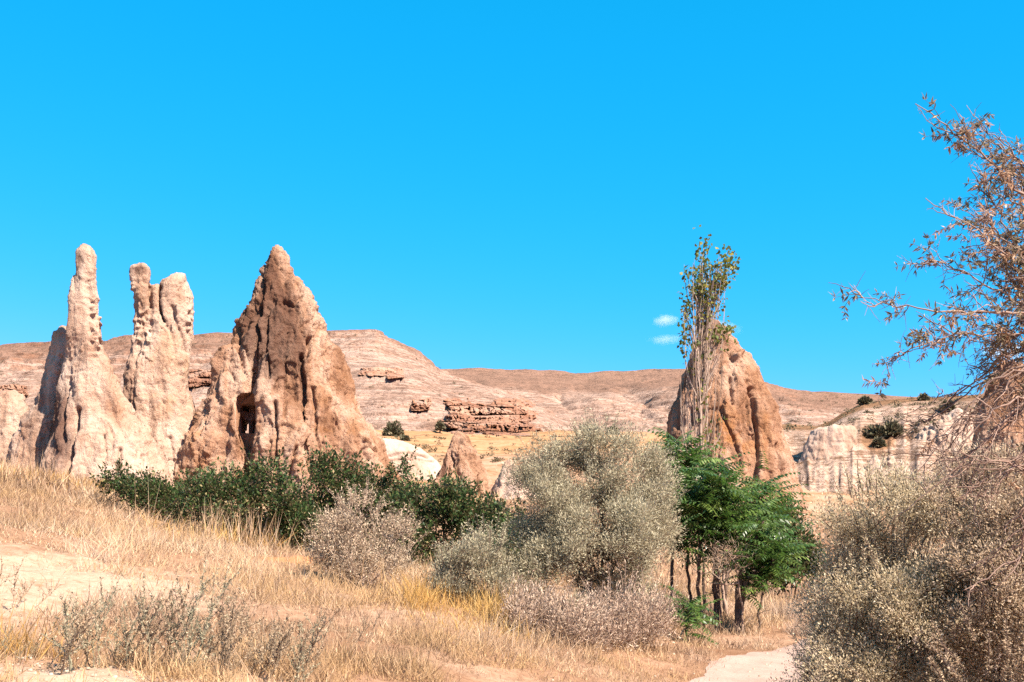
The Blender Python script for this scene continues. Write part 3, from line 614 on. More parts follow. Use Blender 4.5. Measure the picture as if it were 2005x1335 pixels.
M_sage = leaf_mat('sage_leaf', [(0, (.08, .08, .05)), (.5, (.22, .20, .13)), (1, (.42, .34, .23))], .2, .65, .15)
M_weed = leaf_mat('withered_weed', [(0, (.13, .09, .055)), (.6, (.27, .195, .125)), (1, (.44, .33, .225))], .15, .75, .1)
M_scrub = leaf_mat('scrub_leaf', [(0, (.04, .04, .02)), (.6, (.10, .09, .05)), (1, (.20, .16, .10))], .1, .7, .1)

def in_ellipsoids(ells, n, rng, clump=0.0, cscale=2.0, shell=2.2, seed=0):
    """points inside a union of ellipsoids (centre, radii), thinned into clumps"""
    C = np.array([e[0] for e in ells]); R = np.array([e[1] for e in ells]); w = np.prod(R, 1) ** .8; w /= w.sum(); out = []
    got = 0
    while got < n:
        k = rng.choice(len(ells), n * 2, p=w); d = norm(rng.normal(size=(n * 2, 3))); r = rng.random(n * 2) ** (1 / shell)
        P = C[k] + d * r[:, None] * R[k]
        if clump: P = P[fbm(P * cscale, 2, seed + 77) + rng.normal(size=len(P)) * .08 > clump]
        P = P[P[:, 2] > height(P[:, 0], P[:, 1]) + .06]; out.append(P); got += len(P)
    return np.concatenate(out)[:n]

def skeleton(stems, T, rng, step=.2, jit=.03, up=.5):
    """nodes grown from given stem polylines towards targets T; returns nodes, parents, tips"""
    cap = sum(len(s) for s in stems) + len(T) * 14; X = np.zeros((cap, 3)); par = np.full(cap, -1, int); n = 0
    for s in stems:
        for k, p in enumerate(s): X[n] = p; par[n] = n - 1 if k else -1; n += 1
    b = stems[0][0]; order = np.argsort(np.linalg.norm((T - b) * [1, 1, .8], axis=1)); tips = []
    for t in T[order]:
        dv = t - X[:n]; c = np.linalg.norm(dv, axis=1) + up * np.maximum(0, -dv[:, 2]) * 1.5
        j = int(np.argmin(c)); L = np.linalg.norm(t - X[j]); m = min(12, max(1, int(L / step)))
        sag = rng.normal(size=3) * L * .10 + [0, 0, -.06 * L]
        for k in range(1, m + 1):
            f = k / m; X[n] = X[j] * (1 - f) + t * f + sag * math.sin(math.pi * f) + (rng.normal(size=3) * jit if k < m else 0)
            par[n] = j if k == 1 else n - 1; n += 1
        tips.append(n - 1)
    return X[:n], par[:n], np.array(tips)

def limb_mesh(name, X, par, r0, expo=.42, rmax=.2, sides=5, rnd=None):
    cnt = np.zeros(len(X)); has = np.zeros(len(X), bool); pv = par >= 0; has[par[pv]] = True; cnt[~has] = 1
    for k in range(len(X) - 1, -1, -1):
        if par[k] >= 0: cnt[par[k]] += cnt[k]
    r = np.minimum(r0 * cnt ** expo, rmax); c = np.where(pv)[0]
    V, Q = tube_arrays(X[par[c]], X[c], np.minimum(r[par[c]], r[c] * 1.5), r[c], sides)
    return mesh_data(name, V, Q, {'rnd': np.full(len(V), .4)}, True)

def shrub(name, label, cat, ells, base, ntar, K, leaf, mats, seed, clus=.18, group=None, nstem=4, r0=.003, clump=0.0, cscale=1.6, shell=2.2, step=.2, rmax=.12, stems=None, lean=(0, 0, .4), out=.8, parts=('branches', 'crown'), lobes=None):
    """stems and limbs grown into the crown volume, leaves in clusters round every twig end"""
    rng = np.random.default_rng(seed); b = np.array(base, float); b[2] = H1(b[0], b[1]) - .05
    C = np.array([e[0] for e in ells]); cen = C.mean(0)
    root = thing(name, b, label, cat, group)
    if lobes:      # foliage masses: dense lobes spread over the crown's outside with gaps between them
        nl, ra, rb = lobes; LC = in_ellipsoids(ells, nl, rng, 0, 1, 6.0, seed); R = rng.uniform(ra, rb, nl) * rng.choice([.7, 1, 1, 1.3], nl); k = rng.choice(nl, ntar, p=R ** 2 / (R ** 2).sum())
        T = LC[k] + norm(rng.normal(size=(ntar, 3))) * (rng.random(ntar) ** .4 * R[k])[:, None] * [1, 1, .7]; T = T[T[:, 2] > height(T[:, 0], T[:, 1]) + .08]
    else: T = in_ellipsoids(ells, ntar, rng, clump, cscale, shell, seed)
    if stems is None:
        stems = []
        for k in range(nstem):
            e = ells[rng.integers(len(ells))]; q = e[0] + rng.normal(size=3) * e[1] * .3
            p0 = b + [rng.normal() * .08, rng.normal() * .08, 0]; mid = (p0 * .55 + q * .45) + [0, 0, .25 * (q[2] - b[2])]
            stems.append(smoothline([p0, mid, q], 10, rng, .015))
    X, par, tips = skeleton(stems, T, rng, step)
    lm = limb_mesh(parts[0], X - b, par, r0, rmax=rmax); link(parts[0], lm, mats[1], root)
    tp = X[tips]; od = norm(tp - (X[par[tips]])); k = np.repeat(np.arange(len(tips)), K)
    off = rng.normal(size=(len(k), 3)) * clus
    P = tp[k] + off - od[k] * clus * .4
    D = norm(off) * out + od[k] * .6 + np.array(lean) + rng.normal(size=P.shape) * .35
    L = leaf[0] * rng.uniform(.6, 1.35, len(P)); ok = P[:, 2] > height(P[:, 0], P[:, 1]) + .02
    me = leaf_mesh(parts[1], P[ok] - b, D[ok], L[ok], L[ok] * leaf[1], rng, .15, rng.uniform(-.1, .2, ok.sum()), flat=1.6)
    link(parts[1], me, mats[0], root)
    return root

def add_shoots(root, el, n_, hr, nl, leaf, mats, seed, wid=.005, outward=.5):
    """leafy shoots standing out of the crown, which break its outline"""
    rng = np.random.default_rng(seed); P, D, M = [], [], Merge(); b = np.array(root.location)
    for s in range(n_):
        e = el[rng.integers(len(el))]; dv = rng.normal(size=3); dv[2] = abs(dv[2]) * 1.0 - .25; dv /= np.linalg.norm(dv); p0 = e[0] + e[1] * dv * .85
        if p0[2] < H1(p0[0], p0[1]) + .1: continue
        h = rng.uniform(*hr); tip = p0 + norm(dv * outward + [0, 0, .8] + rng.normal(size=3) * .25) * h; ln = smoothline([p0, (p0 + tip) / 2 + rng.normal(size=3) * h * .06, tip], 6); M.add(*polytube(ln - b, np.linspace(wid, wid * .4, 6), 4), .4)
        f = rng.random(nl) * .97; c = np.stack([np.interp(f, np.linspace(0, 1, 6), ln[:, a]) for a in range(3)], 1); rd = rng.normal(size=(nl, 3)) * [1, 1, .6]; P.append(c + norm(rd) * leaf[0] * .3); D.append(rd + [0, 0, .6])
    link('shoot_stems', M.mesh('shoot_stems'), mats[1], root)['kind'] = 'stuff'; P, D = np.concatenate(P), np.concatenate(D); L = leaf[0] * rng.uniform(.6, 1.3, len(P))
    link('shoot_leaves', leaf_mesh('shoot_leaves', P - b, D, L, L * leaf[1], rng, .15, .1, flat=1.6), mats[0], root)

def E(u, v, d, ru, rv, rd): return (W(u, v, d), np.array([ru * d / F, rd, rv * d / F]))

# --- big silver-leaved tree-shrub in the middle
EL = [E(1055, 945, 16.4, 45, 55, .5), E(1120, 925, 16.6, 95, 75, .8), E(1220, 945, 16.8, 82, 82, .7), E(1060, 1010, 16.2, 48, 90, .5), E(1170, 1065, 16.2, 130, 92, .9), E(1085, 1140, 15.7, 80, 60, .6), E(1255, 1095, 16.2, 60, 90, .6), E(1175, 880, 16.9, 55, 45, .5), E(1265, 1000, 16.5, 46, 58, .5)]
r = shrub('oleaster_tree', 'large round silver-grey leafed tree-shrub before the stand of green trees', 'tree', EL, W(1180, 1230, 16.5), 2300, 78, (.042, .27), (M_silver, M_bark), 101, clus=.075, nstem=7, r0=.0032, rmax=.07, lobes=(105, .16, .34))
add_shoots(r, EL, 330, (.15, .5), 50, (.042, .25), (M_silver, M_bark), 102, .004, .7)
# --- green shrubs below the rocks
GS = [('dark green shrub with upright shoots below the great pointed cone', [E(485, 1015, 27, 88, 72, 1.2), E(520, 958, 27.3, 50, 46, .8), E(425, 975, 27.2, 62, 50, .8), E(570, 1010, 27, 42, 66, .8)], (490, 1100, 27), 400),
      ('low sprawling green shrub at the foot of the slender spire cone', [E(265, 968, 30, 58, 32, .8), E(315, 985, 29.6, 45, 42, .8), E(225, 962, 30, 28, 22, .6)], (280, 1030, 30), 180),
      ('narrow green shrub with tall tufts behind the pale twiggy shrub', [E(625, 970, 28.5, 36, 68, .8), E(655, 945, 28.7, 32, 42, .7), E(600, 1030, 28, 30, 45, .6)], (630, 1100, 28.5), 170),
      ('broad dark green shrub in front of the small hooded cone', [E(830, 1040, 26, 95, 68, 1.3), E(910, 1030, 26.2, 85, 60, 1.2), E(870, 990, 26.6, 90, 40, 1.0), E(960, 1060, 26, 60, 50, 1.0)], (870, 1130, 26), 460),
      ('green shrub with pointed shoots below the white rock mound', [E(740, 985, 29, 75, 48, 1.1), E(780, 955, 29.2, 35, 35, .8), E(700, 1010, 28.6, 60, 50, .9)], (740, 1080, 29), 280),
      ('dark green shrub half hidden by the silver tree-shrub', [E(1000, 1070, 24, 40, 70, .8), E(985, 1110, 23.5, 45, 50, .8), E(1030, 1120, 23.5, 40, 45, .7)], (1000, 1160, 24), 150)]
for k, (lab, el, bs, nt) in enumerate(GS):
    r = shrub('green_shrub', lab, 'shrub', el, W(*bs), int(nt * 1.15), 36, (.085, .55), (M_green, M_bark), 120 + k, clus=.13, group='green shrubs below the rocks', nstem=6, r0=.004, lobes=(max(12, nt // 9), .22, .5))
    add_shoots(r, el, int(nt / 9), (.3, .8), 44, (.105, .5), (M_green, M_bark), 900 + k, .008, .25)
# --- dry and silvery shrubs in front of them
EL = [E(700, 1060, 17, 80, 65, .7), E(730, 1120, 16.5, 75, 55, .7), E(650, 1075, 17, 40, 40, .5), E(705, 1010, 17.2, 35, 35, .4), E(770, 1070, 17, 40, 50, .5)]
r = shrub('dry_shrub', 'pale twiggy dry shrub with fine tan leaves beside the orange soil patch', 'shrub',
      EL, W(710, 1175, 16.6), 520, 50, (.038, .3), (M_drysh, M_palebark), 140, clus=.075, nstem=14, r0=.003, rmax=.025, lobes=(42, .12, .26))
add_shoots(r, EL, 150, (.15, .5), 40, (.042, .3), (M_drysh, M_palebark), 141)
EL = [E(920, 1115, 15.6, 50, 45, .5), E(955, 1085, 15.7, 40, 45, .45), E(885, 1125, 15.6, 35, 32, .4), E(965, 1140, 15.4, 40, 40, .4)]
r = shrub('sage_shrub', 'grey-green feathery shrub beside the golden grass tuft', 'shrub',
      EL, W(925, 1185, 15.6), 330, 48, (.042, .28), (M_silver, M_bark), 141, clus=.07, nstem=12, r0=.003, lobes=(28, .1, .22), rmax=.02, lean=(.2, 0, 1.2))
add_shoots(r, EL, 110, (.15, .45), 40, (.045, .28), (M_silver, M_bark), 142)
EL = [E(1065, 1225, 13.4, 70, 58, .5), E(1135, 1235, 13.2, 65, 62, .5), E(1030, 1200, 13.6, 40, 45, .4)]
r = shrub('dry_shrub', 'brown dead-looking bush in the dry grass below the silver tree-shrub', 'shrub',
      EL, W(1095, 1310, 13.2), 420, 26, (.05, .22), (M_twig, M_palebark), 142, clus=.09, nstem=16, r0=.0028, shell=1.8, rmax=.018, lean=(0, 0, .7))
add_shoots(r, EL, 120, (.15, .4), 20, (.045, .2), (M_twig, M_palebark), 143)
EL = [E(1215, 1215, 13.9, 62, 62, .5), E(1275, 1220, 14.2, 52, 55, .5), E(1190, 1255, 13.6, 52, 50, .4)]
r = shrub('dry_shrub', 'brown dry bush with bare forked stems between path and silver tree-shrub', 'shrub',
      EL, W(1215, 1310, 13.8), 400, 24, (.05, .22), (M_twig, M_palebark), 143, clus=.09, nstem=14, r0=.003, shell=1.8, rmax=.02, lean=(0, 0, .7))
add_shoots(r, EL, 130, (.15, .5), 20, (.045, .2), (M_twig, M_palebark), 144)
# --- great tan shrub beside the path, and its neighbours
EL = [E(1728, 1040, 8.8, 95, 105, .8), E(1715, 1180, 8.5, 90, 120, .8), E(1672, 1265, 8.4, 66, 90, .6), E(1800, 1075, 8.6, 110, 130, .9), E(1800, 1240, 8.3, 120, 130, .9), E(1700, 1360, 8.3, 130, 120, .8)]
r = shrub('roadside_shrub', 'great tan-olive fine-leaved shrub leaning over the pale path', 'shrub',
      EL,
      W(1760, 1500, 8.6), 1900, 88, (.023, .36), (M_oliv, M_bark), 150, clus=.055, nstem=16, r0=.0020, lobes=(115, .11, .25), step=.12, rmax=.03)
add_shoots(r, EL, 520, (.10, .34), 60, (.024, .34), (M_oliv, M_bark), 145)
EL = [E(1925, 1040, 8.0, 95, 110, .8), E(1950, 1180, 7.8, 110, 130, .8), E(2030, 1080, 7.9, 90, 140, .8), E(1930, 1320, 7.6, 130, 130, .8), E(2040, 1280, 7.6, 90, 140, .7), E(1930, 945, 8.2, 55, 40, .5)]
r = shrub('roadside_shrub', 'brownish fine-leaved shrub under the overhanging branches beside the tan-olive shrub', 'shrub',
      EL,
      W(1960, 1520, 7.9), 1800, 86, (.023, .36), (M_broli, M_bark), 151, clus=.055, nstem=16, r0=.0020, lobes=(110, .11, .25), step=.12, rmax=.03)
add_shoots(r, EL, 480, (.10, .34), 60, (.024, .34), (M_broli, M_bark), 146)

# --- small broadleaf tree behind the stand
def stem_to(base, pts, n=14, seed=0, jit=.012):
    b = np.array(base, float); b[2] = H1(b[0], b[1]) - .08
    return smoothline([b] + [np.array(p) for p in pts], n, np.random.default_rng(seed), jit)
bt = W(1545, 1170, 28)
shrub('broadleaf_tree', 'small dark broadleaf tree with forked trunk beyond the path bend', 'tree',
      [E(1555, 1080, 28, 42, 45, .9), E(1545, 1030, 28, 28, 40, .7), E(1580, 1100, 28, 32, 35, .8), E(1530, 1110, 28, 25, 40, .7)], bt, 210, 36, (.11, .5), (M_green, M_bark), 160, clus=.14, r0=.006, shell=2.2, clump=-.1, rmax=.1,
      stems=[stem_to(W(1540, 1170, 28), [W(1535, 1135, 28), W(1528, 1100, 28)], 8, 1), stem_to(W(1546, 1170, 28), [W(1556, 1135, 28), W(1560, 1090, 28), W(1550, 1040, 28)], 10, 2), stem_to(W(1550, 1168, 28.2), [W(1566, 1130, 28.2), W(1585, 1100, 28.2)], 8, 3)], parts=('trunk', 'crown'))

# --- stand of young trees of heaven: pinnate fronds in rosettes on slim trunks
def frond_mesh(seed, length=.56, pairs=9):
    rng = np.random.default_rng(seed); t = np.linspace(0, 1, 12); droop = rng.uniform(.22, .42)
    X = np.stack([length * t, rng.uniform(-.05, .05) * t ** 2, length * (.12 * t - droop * t ** 2)], 1); M = Merge()
    V, Q = polytube(X, np.linspace(.005, .0015, 12), 3); M.add(V, Q, np.full(len(V), .93))
    f = np.repeat(np.linspace(.12, .97, pairs), 2); side = np.tile([1, -1], pairs)
    P = np.stack([np.interp(f, t, X[:, k]) for k in range(3)], 1); T = norm(np.stack([np.interp(f, t, np.gradient(X[:, k])) for k in range(3)], 1))
    D = norm(T * .35 + np.stack([0 * side, side, 0 * side], 1) + np.stack([0 * f, 0 * f, -.35 - .25 * rng.random(len(f))], 1) + rng.normal(size=P.shape) * .08)
    L = .135 * (1.05 - .45 * f) * rng.uniform(.85, 1.1, len(f)); Wl = L * .34
    S = norm(np.cross(D, np.array([0, 0, 1.0]) + rng.normal(size=P.shape) * .2)); Nn = np.cross(S, D); mid = P + D * L[:, None] * .4
    V = np.stack([P, mid + S * Wl[:, None] / 2, P + D * L[:, None] - Nn * L[:, None] * .12, mid - S * Wl[:, None] / 2], 1).reshape(-1, 3)
    M.add(V, np.arange(len(f) * 4).reshape(-1, 4), np.repeat(np.clip(rng.random(len(f)) * .9 + (.12 if seed % 6 == 0 else 0), 0, 1), 4)); return M.mesh('frond')
FR = [frond_mesh(s) for s in range(1, 7)]
for m in FR: m.materials.append(M_ail)
def heaven_tree(label, base, stems, ells, ntip, nfr, seed, scale=1.0, r=.045, extra=None):
    ntip = int(ntip * 1.15); rng = np.random.default_rng(seed); b = np.array(base, float); b[2] = H1(b[0], b[1]) - .05; root = thing('tree_of_heaven', b, label, 'tree', 'young trees standing by the path')
    T = in_ellipsoids(ells, ntip, rng, shell=2.0, seed=seed); lines = []
    for s in stems: lines.append(smoothline([b + [rng.normal() * .05, rng.normal() * .05, 0]] + [np.array(p) for p in s], 14, rng, .012))
    X, par, tips = skeleton(lines, T, rng, .25, .02)
    link('trunk', limb_mesh('trunk', X - b, par, r / max(3.0, ntip / len(stems)) ** .5, .5, r, 7), M_bark, root)
    for t in tips:
        for k in range(nfr):
            o = bpy.data.objects.new('frond', FR[rng.integers(len(FR))]); COL.objects.link(o); o.parent = root
            az = 2 * math.pi * (k + rng.random()) / nfr; o.location = X[t] - b + rng.normal(size=3) * [.03, .03, .12]
            o.rotation_euler = (rng.normal() * .2, -rng.uniform(-.25, .75), az); sc_ = scale * rng.uniform(.8, 1.3); o.scale = (sc_, sc_, sc_)
    return root
D0 = 19.0
heaven_tree('tree of heaven with its leafy top highest, against the poplar stems', W(1318, 1185, 20.5), [[W(1316, 1060, 20.5), W(1325, 900, 20.5)]], [E(1328, 890, 20.5, 26, 26, .4), E(1322, 950, 20.5, 26, 40, .4), E(1345, 920, 20.4, 22, 30, .3)], 17, 8, 1)
heaven_tree('tree of heaven with slanting slim trunk, second from the silver tree-shrub', W(1352, 1190, 19.8), [[W(1345, 1080, 19.8), W(1352, 1000, 19.8)]], [E(1345, 1010, 19.7, 38, 60, .5), E(1330, 1060, 19.5, 26, 30, .4)], 17, 8, 2)
heaven_tree('tree of heaven with dark straight trunk under the densest green crown', W(1365, 1210, 19), [[W(1366, 1100, 19), W(1385, 960, 19)]], [E(1390, 955, 19, 48, 45, .6), E(1375, 1010, 18.8, 42, 50, .5)], 19, 9, 3)
heaven_tree('tree of heaven whose crown spreads towards the blunt-topped cone', W(1400, 1205, 19.4), [[W(1398, 1090, 19.4), W(1425, 985, 19.4)]], [E(1430, 985, 19.3, 50, 45, .6), E(1450, 1030, 19.2, 40, 38, .5), E(1410, 1060, 19, 30, 34, .4)], 20, 9, 4)
heaven_tree('tree of heaven with thick double trunk and dark crown nearest the path', W(1444, 1240, 18.4), [[W(1441, 1150, 18.4), W(1470, 1080, 18.5), W(1495, 1020, 18.6)], [W(1452, 1150, 18.5), W(1480, 1120, 18.4)]], [E(1495, 1060, 18.6, 26, 70, .5), E(1480, 1120, 18.4, 32, 48, .45), E(1508, 1100, 18.5, 22, 40, .4)], 22, 9, 5, r=.075)
heaven_tree('tree of heaven with small round top rising beside the dark broadleaf tree', W(1416, 1215, 20.6), [[W(1420, 1120, 20.6), W(1490, 1000, 20.8)]], [E(1497, 975, 20.8, 24, 32, .4), E(1510, 1010, 20.8, 20, 30, .35)], 11, 9, 6)
heaven_tree('tree of heaven sapling with some yellow leaves by the brown dry bush', W(1345, 1235, 17.2), [[W(1343, 1200, 17.2), W(1335, 1180, 17.2)]], [E(1340, 1185, 17.2, 30, 20, .3), E(1355, 1210, 17, 14, 16, .25)], 6, 7, 7, .75, .02)
# bare trunks standing in the shade of the stand
for k, (u, v, u2, v2, d, r, lab) in enumerate([(1408, 1210, 1400, 1080, 19.8, .06, 'thick leaning bare trunk in the shade under the green crowns'), (1380, 1195, 1376, 1060, 21, .035, 'thin straight bare trunk in the shade under the green crowns'),
                                          (1488, 1226, 1494, 1160, 18.8, .022, 'short crooked bare stake-like stem rising from the grass near the path'), (1425, 1200, 1418, 1090, 20.4, .04, 'pale slim bare trunk in the shade under the green crowns')]):
    b = W(u, v, d); b[2] = H1(b[0], b[1]) - .05; rng = np.random.default_rng(k + 70); root = thing('bare_trunk', b, lab, 'tree', 'young trees standing by the path')
    t = W(u2, v2, d); ln = smoothline([b, (b + t) / 2 + rng.normal(size=3) * .05, t], 12, rng, .01); V, Q = polytube(ln - b, np.linspace(r, r * .55, 12), 8); link('trunk', mesh_data('trunk', V, Q, None, True), M_palebark if k == 3 else M_bark, root)
    M = Merge()
    for s in range(5):
        p = ln[rng.integers(5, 12)] - b; q = p + rng.normal(size=3) * [.25, .25, .15] + [0, 0, .15]; M.add(*polytube(smoothline([p, (p + q) / 2 + rng.normal(size=3) * .03, q], 5), np.linspace(r * .3, .003, 5), 5))
    link('twigs', M.mesh('twigs'), M_bark, root)['kind'] = 'stuff'
shrub('dead_tree', 'dead tree of grey-pink bare twigs among the green crowns', 'tree', [E(1430, 1090, 18.2, 48, 40, .5), E(1405, 1120, 18.2, 30, 30, .4)], W(1455, 1235, 18.3), 170, 8, (.07, .06), (M_twig, M_twig), 171, clus=.10, r0=.0035, rmax=.05, stems=[stem_to(W(1455, 1235, 18.3), [W(1452, 1160, 18.3), W(1440, 1110, 18.2)], 10, 5)], parts=('trunk', 'twigs'))

# --- poplar: sheaf of upright stems, leafy only near the top
def poplar():
    rng = np.random.default_rng(8); d = 45.0; b = W(1372, 1090, d); b[2] = H1(b[0], b[1]) - .1
    root = thing('poplar_tree', b, 'tall thin poplar with bare upright stems and leafy wind-swept top', 'tree')
    M = Merge(); main = smoothline([b, W(1374, 900, d), W(1370, 700, d), W(1368, 600, d), W(1378, 480, d)], 40, rng, .015)
    V, Q = polytube(main - b, np.linspace(.13, .012, 40), 7); link('trunk', mesh_data('trunk', V, Q, {'rnd': np.full(len(V), .8)}, True), M_palebark, root)
    P, D = [], []
    for k in range(185):
        s = int(rng.integers(2, 33)); p = main[s]; f = s / 40; top = rng.random()
        du = float(np.clip(rng.normal() * 27, -38, 42)); v0 = HV - F * (p[2] - CAMZ) / p[1]
        vt = v0 - rng.uniform(60, 260); vt = max(vt, 500 + rng.uniform(0, 60)); ut = 1370 + du * (.55 if vt < 600 else 1) + max(0, (620 - vt)) * rng.uniform(-.12, .45)
        ut = min(max(ut, 1331), 1442); dy = rng.normal() * .5
        q = W(ut, vt, d) + [0, dy, 0]; m = p * .6 + q * .4; m[0] = p[0] + (q[0] - p[0]) * .9
        ln = smoothline([p, m, q], 9, rng, .02); rr = rng.uniform(.013, .032); V, Q = polytube(ln - b, np.linspace(rr, .005, 9), 4); M.add(V, Q, rng.random())
        nl = int(np.clip((690 - vt) / 170, 0, 1.0) * 4)
        if rng.random() < .25 and vt > 640: nl = 5
        if nl:
            f = 1 - rng.random(nl) ** 1.3 * .75; i0 = f * 8; c = np.stack([np.interp(i0, np.arange(9), ln[:, a]) for a in range(3)], 1)
            cl = np.repeat(c, 3, 0); P.append(cl + rng.normal(size=cl.shape) * .07); D.append(rng.normal(size=cl.shape) + [.3, 0, -.2])
    for (u, v, ru, rv, nn) in ((1417, 645, 14, 14, 50), (1410, 665, 18, 10, 25), (1341, 640, 7, 42, 60), (1345, 600, 8, 20, 30), (1428, 515, 12, 22, 80), (1412, 550, 14, 20, 60), (1378, 505, 12, 30, 80), (1372, 560, 16, 22, 60), (1398, 595, 12, 12, 26)):      # leafy tufts
        c = np.stack([W(u + rng.normal() * ru * .7, v + rng.normal() * rv * .7, d + rng.normal() * .3) for _ in range(nn)]); c = np.repeat(c, 2, 0); P.append(c + rng.normal(size=c.shape) * .06); D.append(rng.normal(size=c.shape))
        for s in range(7):
            q = W(u + rng.normal() * ru * .6, v + rng.normal() * rv * .6, d); p = main[int(np.argmin(np.abs(main[:, 2] - (q[2] - 2.2))))]; M.add(*polytube(smoothline([p, (p * .4 + q * .6) + [0, 0, -.2], q], 7, rng, .02) - b, np.linspace(.014, .005, 7), 4), rng.random())
    link('branches', M.mesh('branches'), leaf_mat('poplar_twig', [(0, (.18, .12, .085)), (1, (.48, .36, .28))], 0, .8, .1), root)
    P, D = np.concatenate(P), np.concatenate(D); L = .15 * rng.uniform(.7, 1.3, len(P)); link('crown', leaf_mesh('crown', P - b, D, L, L * .85, rng, .1, .1), M_pop, root)
poplar()

# --- overhanging tree beside the camera: bare tangled branches, sprigs of narrow leaves
def sprig_mesh(seed, nleaf=22, length=.15):
    rng = np.random.default_rng(seed); X = smoothline([(0, 0, 0), (length * .5, rng.normal() * .015, .01), (length, rng.normal() * .03, -.01)], 6); M = Merge()
    M.add(*polytube(X, np.linspace(.0022, .0008, 6), 4), .25); f = np.clip(rng.choice([.2, .45, .7, 1.0], nleaf) + rng.normal(size=nleaf) * .03, .05, 1); P = np.stack([np.interp(f, np.linspace(0, 1, 6), X[:, k]) for k in range(3)], 1)
    D = np.stack([np.full(nleaf, .55), rng.normal(size=nleaf), rng.normal(size=nleaf) - .5], 1); L = rng.uniform(.026, .056, nleaf)
    V, Q = leaf_arrays(P, D, L, L * .24, rng, .1, rng.uniform(-.15, .2, nleaf)); M.add(V, Q, np.repeat(rng.random(nleaf), 4)); return M.mesh('leaf_sprig')
SP = [sprig_mesh(s) for s in range(8)]
M_dryspr = leaf_mat('rusty_dry_leaf', [(0, (.15, .08, .045)), (.5, (.33, .185, .11)), (1, (.50, .33, .22))], .25, .75, .1)
SP2 = [sprig_mesh(s + 20, 22, .11) for s in range(5)]
for m in SP: m.materials.append(M_over)
for m in SP2: m.materials.append(M_dryspr)
